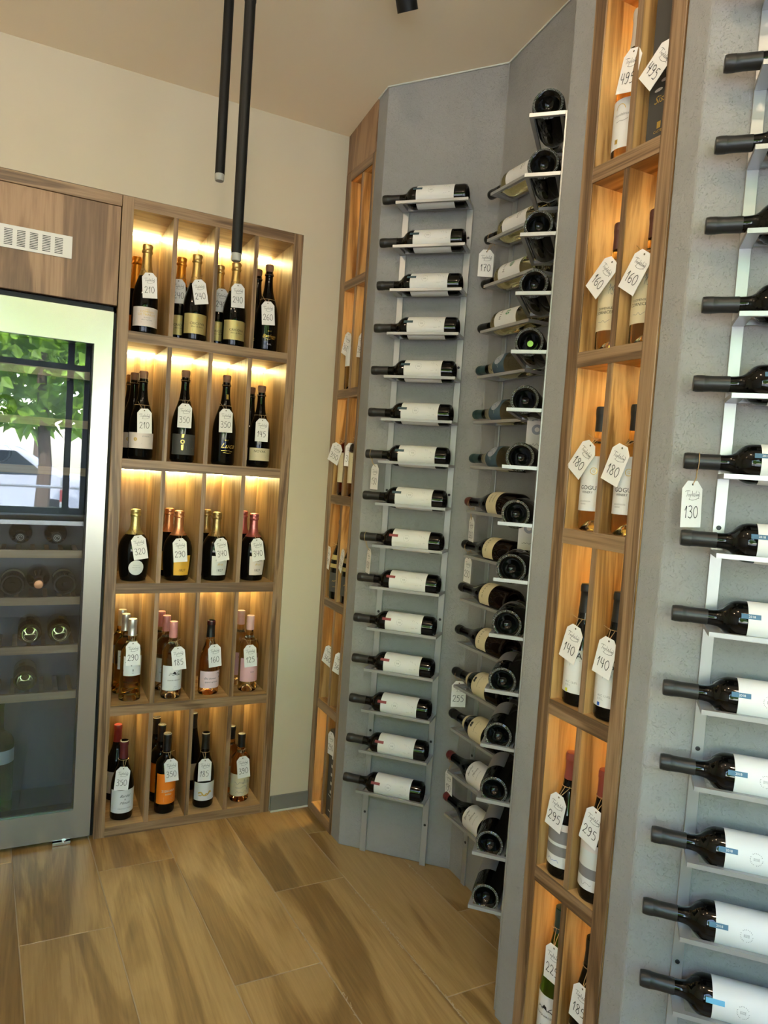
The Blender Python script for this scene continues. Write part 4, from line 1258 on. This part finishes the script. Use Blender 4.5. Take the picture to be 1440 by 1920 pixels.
gift_box(1.143 + .062, 1.1445, CSH[5][1], .070, .335, 'tall black gift box with a pale figure in the top near bay', [
    [('s', [(0, .20), (0, .172), (-.004, .156)], .004), ('s', [(0, .172), (.004, .156)], .003), ('s', [(0, .193), (-.008, .185)], .0025), ('s', [(0, .193), (.010, .188)], .0025), ('s', ring_pts(0, .208, .005, 10), .003), ('p', [(-.005, .036), (.005, .036), (.005, .050), (-.005, .050)]), ('t', 'CASTEL', 0, .030, .0055), ('t', 'Sissi', 0, .098, .016, .4)], [oval(-.008, .118), oval(.008, .134)]], ['goldink', 'blush'], 0)
gift_box(1.089 + .050, 2.4675, CSH[0][1], .074, .345, 'slim black gift box with white marks at the foot of the corner column', [
    [('p', [(-.006, .10 + .034 * i), (.006, .10 + .034 * i), (.006, .112 + .034 * i), (-.006, .112 + .034 * i)]) for i in range(5)] + [('s', [(-.02, .09), (.02, .085)], .003), ('s', [(-.012, .03), (.016, .028)], .004)]], ['silverpaper'], 0)

# ---------------------------------------------------------------- bottles inside the fridge
def along_y(x, y, z, neck_front, spin=0):
    if neck_front:
        m = Matrix.Rotation(math.radians(90), 4, 'X')       # local +z -> -y
    else:
        m = Matrix.Rotation(math.radians(-90), 4, 'X')
    return Matrix.Translation((x, y, z)) @ m @ Matrix.Rotation(math.radians(spin), 4, 'Z')
SPECS['f_neck'] = dict(kind='burgundy', r=.0400, h=.270, glass='g_darkred', caps=[('capsule', 'capblack', .05, 'plain')])
SPECS['f_cop'] = dict(kind='burgundy', r=.0400, h=.270, glass='g_dark', caps=[('capsule', 'foil_copper', .05, 'plain')])
SPECS['f_base'] = dict(kind='bordeaux', r=.0385, h=.250, glass='g_dark', knurl=True, labels=[L(.3, .5, 1.2, 'cream')])
SPECS['f_white'] = dict(kind='bordeaux', r=.0385, h=.250, glass='g_white')
FR = [('f_neck', -.012, 1.046 + .041, True, 'dark bottle with a ringed cap on the upper middle fridge shelf, left one'), ('f_neck', .105, 1.046 + .041, True, 'dark bottle with a ringed cap on the upper middle fridge shelf, right one'), ('f_neck', -.130, 1.087, True, 'dark bottle with a ringed cap at the hinge-far end of its fridge shelf'),
      ('f_base', -.030, .879 + .0392, False, 'dark bottle lying base outward on the second lit fridge shelf, left one'), ('f_base', .136, .9182, False, 'dark bottle lying base outward on the second lit fridge shelf, right one'), ('f_cop', .052, .920, True, 'dark bottle with a copper cap between two bottle bases in the fridge'), ('f_base', -.118, .9182, False, 'dark bottle base at the far end of the second lit fridge shelf'),
      ('f_white', .030, .705 + .0392, False, 'clear bottle base on the third fridge shelf from the bottom, left one'), ('f_white', .126, .7442, False, 'clear bottle base on the third fridge shelf from the bottom, right one'), ('f_white', .021, .536 + .0392, False, 'clear bottle base on the lowest fridge shelf'),
      ('f_base', -.088, 1.340 + .0392, False, 'dark bottle base on the third fridge shelf from the top'), ('f_base', -.185, 1.3792, False, 'dark bottle base outermost on the third fridge shelf from the top'), ('f_neck', -.08, 1.548, True, 'dark bottle on the second fridge shelf from the top')]
for kd, x, z, nf, lab in FR:
    b = place_bottle(kd, along_y(x, (YW + .092) if not nf else (YW + .092 + SPECS[kd]['h']), z, nf), lab, 'bottles lying in the wine fridge')
    if kd in ('f_neck', 'f_cop'):
        hh = SPECS[kd]['h'] + .0016
        mb = MB()
        for rr in (.0105, .0055):
            pts = ring_pts(0, 0, rr, 20, 0, 2 * PI if rr > .008 else 5.0)
            vs_, fs_ = ribbon(pts, .0014)
            mb.add([(a, c, hh) for a, c in vs_], fs_)
        obj('cap_mark', mb, M['silverpaper' if kd == 'f_neck' else 'foil_copper'], b)
SPECS['f_stand'] = dict(kind='bordeaux', r=.050, h=.42, glass='g_green', labels=[L(.46, .575, 1.5, 'silverpaper')])
place_bottle('f_stand', Matrix.Translation((-.055, YW + .16, .0755)), 'green bottle standing with a pale label on the fridge floor', 'bottles in the wine fridge')

# ---------------------------------------------------------------- price tags
DG = {
 '0': [[(.30, .98), (.10, .75), (.06, .40), (.22, .04), (.44, .10), (.56, .45), (.50, .82), (.32, 1.0)]],
 '1': [[(.10, .62), (.30, .98), (.26, .55), (.22, .0)]],
 '2': [[(.08, .74), (.22, .98), (.46, .90), (.46, .62), (.24, .28), (.08, .05), (.24, .10), (.40, .02), (.58, .10)]],
 '3': [[(.08, .95), (.34, 1.0), (.50, .84), (.36, .62), (.22, .56)], [(.22, .56), (.48, .46), (.54, .22), (.34, .0), (.06, .10)]],
 '4': [[(.16, 1.0), (.10, .62), (.12, .46), (.32, .44), (.54, .50)], [(.46, .98), (.44, .5), (.42, .0)]],
 '5': [[(.54, .98), (.20, .92), (.14, .60)], [(.14, .60), (.38, .62), (.52, .40), (.42, .08), (.08, .04)]],
 '6': [[(.44, .98), (.18, .70), (.08, .32), (.22, .04), (.46, .08), (.50, .34), (.32, .48), (.12, .34)]],
 '7': [[(.06, .96), (.52, .98), (.36, .50), (.28, .0)], [(.20, .5), (.48, .54)]],
 '8': [[(.50, .86), (.28, 1.0), (.12, .82), (.28, .58), (.50, .28), (.36, .02), (.12, .12), (.16, .38), (.40, .62), (.50, .86)]],
 '9': [[(.50, .80), (.30, 1.0), (.10, .84), (.16, .58), (.38, .56), (.50, .80)], [(.50, .80), (.46, .30), (.28, .02), (.10, .08)]],
}
LOGO = [[(.00, .84), (.14, .93), (.34, .90)], [(.18, .92), (.15, .62), (.10, .36)], [(.27, .60), (.21, .50), (.26, .40), (.32, .50), (.27, .60)], [(.38, .62), (.36, .38), (.31, .12)], [(.38, .56), (.45, .62), (.46, .48), (.37, .42)],
        [(.50, .92), (.51, .62), (.55, .38), (.60, .55), (.62, .72), (.64, .52), (.68, .38), (.74, .62), (.80, .94)], [(.78, .58), (.77, .40)], [(.83, .60), (.82, .40)], [(.82, .52), (.87, .60), (.88, .40)], [(.91, .50), (.97, .54), (.94, .60), (.91, .48), (.97, .40)],
        [(.26, .12), (.45, .02), (.70, .06), (.92, .24), (1.02, .52), (.98, .80), (.92, .86)], [(.92, .22), (1.0, .20)]]
TAG_MESH = {}
def price_tag(top, bot, yaw, num, label, neck=None, W_=.050, L_=.089, axis=(0, 0, 1), hook=True):
    """Card hanging from its hole; yaw is the compass direction the face looks to (0 = -y)."""
    top, bot = Vector(top), Vector(bot)
    dn = (bot - top).normalized()
    n = Vector((math.sin(math.radians(yaw)), -math.cos(math.radians(yaw)), 0))
    n = (n - dn * n.dot(dn)).normalized()
    rt = (-dn).cross(n)
    m = Matrix(((rt.x, -dn.x, n.x, top.x), (rt.y, -dn.y, n.y, top.y), (rt.z, -dn.z, n.z, top.z), (0, 0, 0, 1)))
    t = thing('price_tag', label, 'tag', group='white card price tags', mtx=m)
    if 'card' not in TAG_MESH:
        o = [(-.24, 0), (-.50, -.17), (-.50, -1.0), (.50, -1.0), (.50, -.17), (.24, 0)]
        pts = [(x * W_, y * L_) for x, y in o]
        k = len(pts)
        TAG_MESH['card'] = MB().add([(x, y, 0) for x, y in pts] + [(x, y, -.0008) for x, y in pts], [tuple(range(k)), tuple(range(2 * k - 1, k - 1, -1))] + [(i, (i + 1) % k, k + (i + 1) % k, k + i)[::-1] for i in range(k)]).mesh('card')
        TAG_MESH['card'].materials.append(M['card'])
        TAG_MESH['eye'] = MB().add([(.0022 * math.cos(a), -.0070 + .0022 * math.sin(a), .0003) for a in [2 * PI * i / 10 for i in range(10)]], [tuple(range(10))]).mesh('eyelet')
        TAG_MESH['eye'].materials.append(M['ink'])
    card = obj('card', TAG_MESH['card'], None, t)
    obj('eyelet', TAG_MESH['eye'], None, card)
    if num not in TAG_MESH:
        mb = MB()
        for ln in LOGO:
            vs_, fs_ = ribbon(curve_pts([((x - .5) * .70 * W_, (-.42 + .22 * y) * L_) for x, y in ln], 4), .00075)
            mb.add([(x, y, .0004) for x, y in vs_], fs_)
        s = str(num)
        adv = [.185 if ch == '1' else .262 for ch in s]
        x0_ = -sum(adv) / 2 - .01
        for i, ch in enumerate(s):
            for ln in DG[ch]:
                pts = curve_pts([((x0_ + sum(adv[:i]) + x * .40) * W_, (-.80 + .26 * y) * L_) for x, y in ln], 5)
                vs_, fs_ = ribbon(pts, .0016)
                mb.add([(x, y, .0005) for x, y in vs_], fs_)
        TAG_MESH[num] = mb.mesh('lettering')
        TAG_MESH[num].materials.append(M['ink'])
    obj('lettering', TAG_MESH[num], None, card)
    if neck:
        c, r = Vector(neck[0]), neck[1]
        ax = Vector(axis).normalized()
        u = ax.orthogonal().normalized()
        v = ax.cross(u)
        inv = m.inverted()
        hole = top + dn * .007 + n * .0006
        best = None
        ring = []
        for i in range(20):
            a = 2 * PI * i / 20
            p = c + (u * math.cos(a) + v * math.sin(a)) * r
            ring.append(p)
        mb = MB().tube([inv @ p for p in ring], .0008, 5, True)
        near = sorted(ring, key=lambda p: (p - hole).length)
        for p in (near[0], near[3]):
            mid = (p + hole) / 2 + n * .003 - Vector((0, 0, .002))
            mb.tube([inv @ p, inv @ mid, inv @ hole], .0008, 5)
        e = near[3]
        tail = (e - c).normalized()
        mb.tube([inv @ e, inv @ (e + tail * .008 + Vector((0, 0, .004))), inv @ (e + tail * .018 + Vector((0, 0, .010)))], .0009, 5)
        obj('string', mb, M['twine'], t)
    return t

TAGS = [('1a', (0.363, 2.688, 2.050), (0.370, 2.688, 1.968), 210), ('1b2', (0.479, 2.765, 2.065), (0.485, 2.765, 1.980), 240), ('1b', (0.536, 2.690, 2.058), (0.553, 2.690, 1.972), 240), ('1c2', (0.644, 2.773, 2.060), (0.643, 2.773, 1.974), 240),
 ('1c', (0.686, 2.698, 2.071), (0.690, 2.698, 1.985), 240), ('1d', (0.801, 2.684, 2.022), (0.808, 2.684, 1.939), 260), ('2a', (0.370, 2.688, 1.569), (0.374, 2.688, 1.489), 210), ('2b', (0.513, 2.688, 1.602), (0.513, 2.688, 1.520), 350),
 ('2c', (0.665, 2.688, 1.598), (0.667, 2.688, 1.516), 350), ('2d', (0.810, 2.693, 1.575), (0.810, 2.693, 1.490), 145), ('3a', (0.368, 2.686, 1.110), (0.383, 2.686, 1.029), 320), ('3b', (0.516, 2.683, 1.102), (0.524, 2.683, 1.021), 290),
 ('3c', (0.667, 2.680, 1.106), (0.682, 2.680, 1.029), 340), ('3d', (0.810, 2.680, 1.108), (0.823, 2.680, 1.029), 340), ('4a', (0.371, 2.693, 0.716), (0.375, 2.693, 0.629), 290), ('4b', (0.530, 2.678, 0.693), (0.541, 2.678, 0.603), 185),
 ('4c', (0.671, 2.693, 0.691), (0.680, 2.693, 0.600), 160), ('4d', (0.812, 2.693, 0.682), (0.822, 2.693, 0.591), 125), ('5a', (0.360, 2.693, 0.246), (0.353, 2.693, 0.154), 350), ('5b', (0.528, 2.690, 0.256), (0.538, 2.690, 0.158), 350),
 ('5c', (0.661, 2.693, 0.239), (0.661, 2.693, 0.143), 185), ('5d', (0.810, 2.693, 0.230), (0.821, 2.693, 0.135), 390)]
TLAB = {'1a': 'on the pale-label sparkling bottle', '1b2': 'on the orange-foiled bottle', '1b': 'on the front bottle of the second top bay', '1c2': 'on the back bottle of the third top bay', '1c': 'on the front bottle of the third top bay', '1d': 'on the corked bottle with gold script',
        '2a': 'in the second-row left bay', '2b': 'on the charcoal and gold label bottle', '2c': 'on the bottle with large gold script', '2d': 'on the cream-label corked bottle', '3a': 'on the squat bottle with round label', '3b': 'on the yellow-label squat bottle',
        '3c': 'on the silver-label squat bottle', '3d': 'on the rose-foiled squat bottle', '4a': 'on the amber bottle with silver cap', '4b': 'on the farmhouse-label rose bottle', '4c': 'on the black-capped rose bottle', '4d': 'on the pink-label bottle',
        '5a': 'on the wine-red capped script bottle', '5b': 'on the orange-label black bottle', '5c': 'on the gold flower bottle', '5d': 'on the small sketched-label rose bottle'}
CPOS = {'1a': (.361, .070), '1b2': (.4975, .150), '1b': (.539, .070), '1c2': (.645, .158), '1c': (.689, .078), '1d': (.816, .066), '2a': (.369, .070), '2b': (.519, .070), '2c': (.674, .070), '2d': (.814, .070), '3a': (.3655, .078), '3b': (.523, .075), '3c': (.666, .072),
        '3d': (.814, .072), '4a': (.373, .070), '4b': (.520, .055), '4c': (.666, .070), '4d': (.823, .070), '5a': (.364, .070), '5b': (.521, .067), '5c': (.670, .070), '5d': (.816, .072)}
for k, a, b, num in TAGS:
    x, dep = CPOS[k]
    kd = {'1c': '1b', '1c2': '1b'}.get(k, k)
    sp = SPECS[kd]
    pr = smooth_prof(PROF[sp['kind']](sp['r'], sp['h']))
    zn = a[2] + .014
    rr = rad(pr, zn - ROWZ[int(k[0])]) + .0014
    yy = YW + dep - max(rad(pr, max(.02, b[2] - ROWZ[int(k[0])])), rr) - .003
    f = (yy) / a[1]
    # slide along the line of hanging so the card just clears the glass at its real depth
    a2 = (a[0] * f, yy, 1.4 + (a[2] - 1.4) * f)
    b2 = (b[0] * f, yy, 1.4 + (b[2] - 1.4) * f)
    price_tag(a2, b2, -6 if num not in (340, 160) else 4, num, 'white tag marked %d %s' % (num, TLAB[k]), ((x, YW + dep, zn), rr))
XT = 1.142
for k, a, b, num, y, dx, r, lab in [
    ('n495', (1.205, 2.354), (1.222, 2.282), 495, Y2L, .056, 5, 'marked 495 in the far top bay of the near column'), (None, (1.099, 2.315), (1.156, 2.269), 495, Y2R, .05, 5, 'marked 495 hanging askew on the black gift box'),
    ('n160', (1.213, 1.904), (1.273, 1.850), 160, Y2L, .052, 4, 'marked 160 on the brown-capped bottle, far bay'), ('n160', (1.121, 1.900), (1.166, 1.834), 160, Y2R, .052, 4, 'marked 160 on the brown-capped bottle, near bay'),
    ('n180', (1.233, 1.498), (1.286, 1.433), 180, Y2L, .045, 3, 'marked 180 on the black-capped golden bottle, far bay'), ('n180', (1.137, 1.493), (1.168, 1.419), 180, Y2R, .047, 3, 'marked 180 on the black-capped golden bottle, near bay'),
    ('n140y', (1.233, 1.077), (1.259, .989), 140, Y2L, .044, 2, 'marked 140 over the yellow-square label'), ('n140b', (1.128, 1.074), (1.146, .989), 140, Y2R, .044, 2, 'marked 140 over the blue-square label'),
    ('n295a', (1.242, .674), (1.259, .578), 295, Y2L, .042, 1, 'marked 295 over the striped stone label, far bay'), ('n295b', (1.122, .694), (1.146, .597), 295, Y2R, .046, 1, 'marked 295 over the striped stone label, near bay'),
    ('green', (1.217, .322), (1.217, .232), 225, Y2L, .050, 0, 'on the tall green bottle'), ('slimdark', (1.117, .293), (1.127, .196), 185, Y2R, .052, 0, 'marked 185 at the foot of the near column')]:
    nk = None
    if k:
        sp = SPECS[k]
        pr = smooth_prof(PROF[sp['kind']](sp['r'], sp['h']))
        zn = a[1] + .012
        nk = ((1.143 + dx, y, zn), rad(pr, zn - CSH[r][1]) + .0014)
    price_tag((XT, a[0], a[1]), (XT, b[0], b[1]), -84, num, 'white tag ' + lab, nk, )
for k, a, b, num, y, dx, r, yaw, lab in [
    ('redcl', (1.075, 2.549, 1.498), (1.075, 2.607, 1.415), 350, Y1L, .040, 3, -50, 'marked 350 leaning out of the corner column'), ('rosewhite', (1.093, 2.469, 1.501), (1.093, 2.476, 1.415), 350, Y1R, .038, 3, -62, 'marked 350 beside the orange clear bottle of the corner column'),
    ('goldclear', (1.092, 2.552, 1.927), (1.092, 2.590, 1.850), 360, Y1L, .042, 4, -80, 'upper far bay of the corner column, seen nearly edge-on'), ('goldclear', (1.098, 2.443, 1.911), (1.098, 2.455, 1.835), 360, Y1R, .058, 4, -85, 'upper near bay of the corner column, seen nearly edge-on'),
    ('blackgold', (1.088, 2.604, 1.089), (1.088, 2.618, .998), 390, Y1L, .036, 2, -95, 'on the far black bottle of the corner column, nearly edge-on'), ('blackgold', (1.088, 2.462, 1.095), (1.088, 2.490, 1.008), 390, Y1R, .042, 2, -100, 'on the near black bottle of the corner column, nearly edge-on'),
    ('goldclear', (1.095, 2.540, .698), (1.095, 2.585, .610), 360, Y1L, .085, 1, -62, 'marked 360 low in the corner column, far bay'), ('goldclear', (1.095, 2.440, .697), (1.095, 2.466, .615), 360, Y1R, .085, 1, -62, 'marked 360 low in the corner column, near bay'),
    (None, (1.094, 2.478, .378), (1.094, 2.473, .289), 290, Y1R, .05, 0, -85, 'on the slim black gift box, nearly edge-on')]:
    nk = None
    if k and dx < .08:
        sp = SPECS[k]
        pr = smooth_prof(PROF[sp['kind']](sp['r'], sp['h']))
        zn = a[2] + .012
        nk = ((1.089 + dx, y, zn), rad(pr, zn - CSH[r][1]) + .0014)
    price_tag(a, b, yaw, num, 'white tag ' + lab, nk)
for F, k, a, b, num, yaw, lab in [
    (FA, 8, (1.099, 2.260, 1.426), (1.099, 2.260, 1.337), 130, -85, 'white tag turned aside under the seventh bottle of the corner rack'), (FA, 6, (1.099, 2.260, 1.126), (1.097, 2.262, 1.037), 130, -100, 'white tag turned almost edge-on under the ninth bottle of the corner rack'),
    (FD, 8, (1.135, .945, 1.424), (1.137, .943, 1.337), 130, -5, 'white tag marked 130 hanging from the nearest rack'),
    (FB, 13, (1.342, 2.021, 2.163), (1.342, 2.021, 2.073), 170, -28, 'white tag marked 170 hanging in the niche'), (FB, 7, (1.342, 1.990, 1.269), (1.342, 1.987, 1.182), 260, -104, 'narrow-turned white tag under the red-brown capped bottle'),
    (FB, 6, (1.342, 1.992, 1.136), (1.342, 1.993, 1.046), 250, -96, 'narrow-turned white tag under the eighth niche bottle'), (FB, 3, (1.342, 1.990, .707), (1.342, 1.988, .618), 255, -25, 'white tag marked 255 behind a tray of the middle niche rack'), (FB, 1, (1.342, 2.014, .386), (1.342, 2.006, .300), 190, -95, 'white tag turned aside under the upper red-capped bottle')]:
    s = .045 if F is not FB else .05
    c = fpos(F, s, .0525, ZT(k) + .030)
    price_tag(a, b, yaw, num, lab, (c, .0162), axis=(F[1][0], F[1][1], 0))

# two stamped hang cards on the end-on niche rack
def hang_card(k, label):
    c = fpos(FC, .030, .0525, ZT(k) + .030)
    yaw = -38
    t = thing('hang_card', label, 'tag', mtx=Matrix.Translation(c + Vector((0, 0, -.018))) @ Matrix.Rotation(math.radians(yaw), 4, 'Z'), group='stamped hang cards')
    cd = obj('card', MB().box(-.026, .026, -.0005, .0005, -.100, 0), M['card'], t)
    mb = MB()
    for r_ in (.0145, .011):
        vs_, fs_ = ribbon(ring_pts(.004, -.034, r_, 20), .0016 if r_ > .012 else .008)
        mb.add([(a, -.0009, b) for a, b in vs_], fs_)
    obj('stamp', mb, M['greyblue'], cd)
    vs_, fs_ = ribbon(scribble(.0, -.078, .030, .007, k, 9), .0011)
    obj('signature', MB().add([(a, -.0009, b) for a, b in vs_], fs_), M['greyink'], cd)
    inv = t.matrix_world.inverted()
    ax = Vector((FC[1][0], FC[1][1], 0))
    u = ax.orthogonal().normalized()
    v = ax.cross(u)
    ring = [inv @ (c + (u * math.cos(a) + v * math.sin(a)) * .0165) for a in [2 * PI * i / 16 for i in range(16)]]
    obj('string', MB().tube(ring, .0008, 5, True), M['twine'], t)
hang_card(9, 'white card with a blue-grey stamp hanging in the niche, upper one')
hang_card(7, 'white card with a blue-grey stamp hanging in the niche, lower one')

# ---------------------------------------------------------------- outside the window: street, trees, a parked car
M['paving'] = plaster('street_paving', (0.30, 0.30, 0.30), (0.36, 0.355, 0.34), 0.1)
structure('street_ground', MB().box(-30, 30, -45, -1.3, -0.20, -0.10), M['paving'])
def leaf_mat(name, col):
    m, nt, b = new_mat(name)
    oi = nt.nodes.new('ShaderNodeTexCoord')
    n = node(nt, 'ShaderNodeTexNoise', Scale=3.0, Detail=2.0)
    nt.links.new(oi.outputs['Object'], n.inputs['Vector'])
    c = ramp(nt, n.outputs['Fac'], [(.35, tuple(.6 * x for x in col)), (.65, tuple(1.3 * x for x in col))])
    nt.links.new(c, b.inputs['Base Color'])
    b.inputs['Roughness'].default_value = 0.45
    out = nt.nodes['Material Output']
    tl = nt.nodes.new('ShaderNodeBsdfTranslucent')
    nt.links.new(c, tl.inputs[0])
    mx = node(nt, 'ShaderNodeMixShader', Fac=0.45)
    nt.links.new(b.outputs[0], mx.inputs[1])
    nt.links.new(tl.outputs[0], mx.inputs[2])
    nt.links.new(mx.outputs[0], out.inputs[0])
    return m
M['leaf'] = leaf_mat('leaf_green', (0.20, 0.36, 0.035))
M['bark'] = flat('bark', (0.10, 0.07, 0.05), 0.9)
def tree(x, y, hgt, cr, n, size, label, seed):
    rg = random.Random(seed)
    t = thing('street_tree', label, 'tree', (x, y, -.10), 'trees across the street window')
    obj('trunk', MB().tube([(0, 0, 0), (.05, .02, hgt * .3), (-.03, .05, hgt * .55), (.02, 0, hgt * .8)], lambda s: .10 - .07 * s, 8).mesh('trunk', True), M['bark'], t)
    mb = MB()
    for i in range(n):
        while True:
            p = Vector((rg.uniform(-1, 1), rg.uniform(-1, 1), rg.uniform(-1, 1)))
            if .25 < p.length < 1:
                break
        c = Vector((p.x * cr[0], p.y * cr[1], hgt * .72 + p.z * cr[2]))
        a = Vector((rg.gauss(0, 1), rg.gauss(0, 1), rg.gauss(0, .6) - .5)).normalized()
        b = a.cross(Vector((rg.gauss(0, 1), rg.gauss(0, 1), rg.gauss(0, 1)))).normalized()
        nn = a.cross(b)
        s = size * rg.uniform(.6, 1.3)
        mb.add([c, c + a * s * .35 + b * s * .36 + nn * s * .10, c + a * s, c + a * s * .35 - b * s * .36 + nn * s * .10], [(0, 1, 2), (0, 2, 3)])
    cm = mb.mesh('crown')
    o = obj('crown', cm, M['leaf'], t)
    o['kind'] = 'stuff'
tree(0.15, -4.4, 4.4, (1.9, 1.0, 1.45), 2600, .20, 'leafy street tree straight across from the fridge glass', 1)
tree(-4.2, -4.8, 4.6, (1.9, 1.2, 1.6), 2000, .20, 'leafy street tree beyond the left end of the window', 2)
tree(4.4, -4.7, 4.5, (1.9, 1.2, 1.5), 2000, .20, 'leafy street tree beyond the right end of the window', 3)
for i, x in enumerate((-15, -7.6, 0.2, 7.8, 15.4)):
    tree(x, -17 - (i % 2), 7.5, (3.2, 2.0, 3.4), 1500, .55, 'tall background tree, %s along the far side of the street' % ORD[i], 10 + i)
# parked car
M['carpaint'] = flat('car_paint', (0.52, 0.56, 0.66), 0.25, 0.3)
M['carglass'] = flat('car_glass', (0.03, 0.04, 0.05), 0.05)
M['tyre'] = flat('tyre', (0.02, 0.02, 0.02), 0.8)
M['redplastic'] = flat('red_plastic', (0.55, 0.03, 0.02), 0.4)
car = thing('parked_car', 'silver blue car parked across the pavement outside', 'car', (-0.9, -8.6, -.10))
side = [(-2.1, .35), (-2.1, .75), (-1.75, .95), (-1.1, 1.02), (-.55, 1.48), (.75, 1.52), (1.45, 1.10), (2.0, 1.0), (2.1, .60), (2.1, .35)]
mb = MB()
nS = len(side)
mb.add([(x, -.85, z) for x, z in side] + [(x, .85, z) for x, z in side], [tuple(range(nS)), tuple(range(2 * nS - 1, nS - 1, -1))] + [((i + 1) % nS, i, nS + i, nS + (i + 1) % nS) for i in range(nS)])
bevel(obj('body', mb, M['carpaint'], car), .08, 3)
obj('side_window', MB().add([(-.95, .856, 1.04), (.10, .856, 1.04), (.10, .856, 1.43), (-.52, .856, 1.42)], [(0, 1, 2, 3)]).add([(.18, .856, 1.04), (1.2, .856, 1.06), (.72, .856, 1.44), (.18, .856, 1.43)], [(0, 1, 2, 3)]), M['carglass'], car)
for wx in (-1.3, 1.3):
    wm = MB().lathe([(0, -.11), (.33, -.11), (.34, -.05), (.34, .05), (.33, .11), (0, .11)], 24).mesh('wheel', True)
    wo = obj('wheel', wm, M['tyre'], car)
    wo.matrix_local = Matrix.Translation((wx, .76, .34)) @ Matrix.Rotation(PI / 2, 4, 'X')
    hub = obj('hubcap', MB().lathe([(0, .112), (.20, .112), (.22, .10), (0, .10)], 20).mesh('hubcap', True), M['steel'], wo)
    hub.rotation_euler = (PI, 0, 0)
rail = thing('street_railing', 'thin white railing outside the window', 'railing', (-1.2, -3.0, -.10))
for z in (.62, .86, 1.10):
    obj('bar', MB().tube([(-2.2, 0, z), (2.6, 0, z)], .016, 8), M['vent'], rail)
for x in (-2.2, -1.0, .2, 1.75, 2.6):
    obj('post', MB().tube([(x, 0, 0), (x, 0, 1.14)], .024, 8), M['vent'], rail)
for i, x in enumerate((.47, .84)):
    t = thing('barrier_post', 'red and white barrier post, %s one from the car' % ('nearer' if i == 0 else 'farther'), 'post', (x, -5.6, -.10))
    obj('base', MB().lathe([(0, 0), (.16, 0), (.15, .06), (.05, .09), (0, .09)], 16).mesh('base', True), M['tyre'], t)
    for j in range(6):
        obj('band', MB().lathe([(0, .09 + j * .17), (.045, .09 + j * .17), (.045, .26 + j * .17), (0, .26 + j * .17)], 12).mesh('band', True), M['redplastic' if j % 2 == 0 else 'vent'], t)
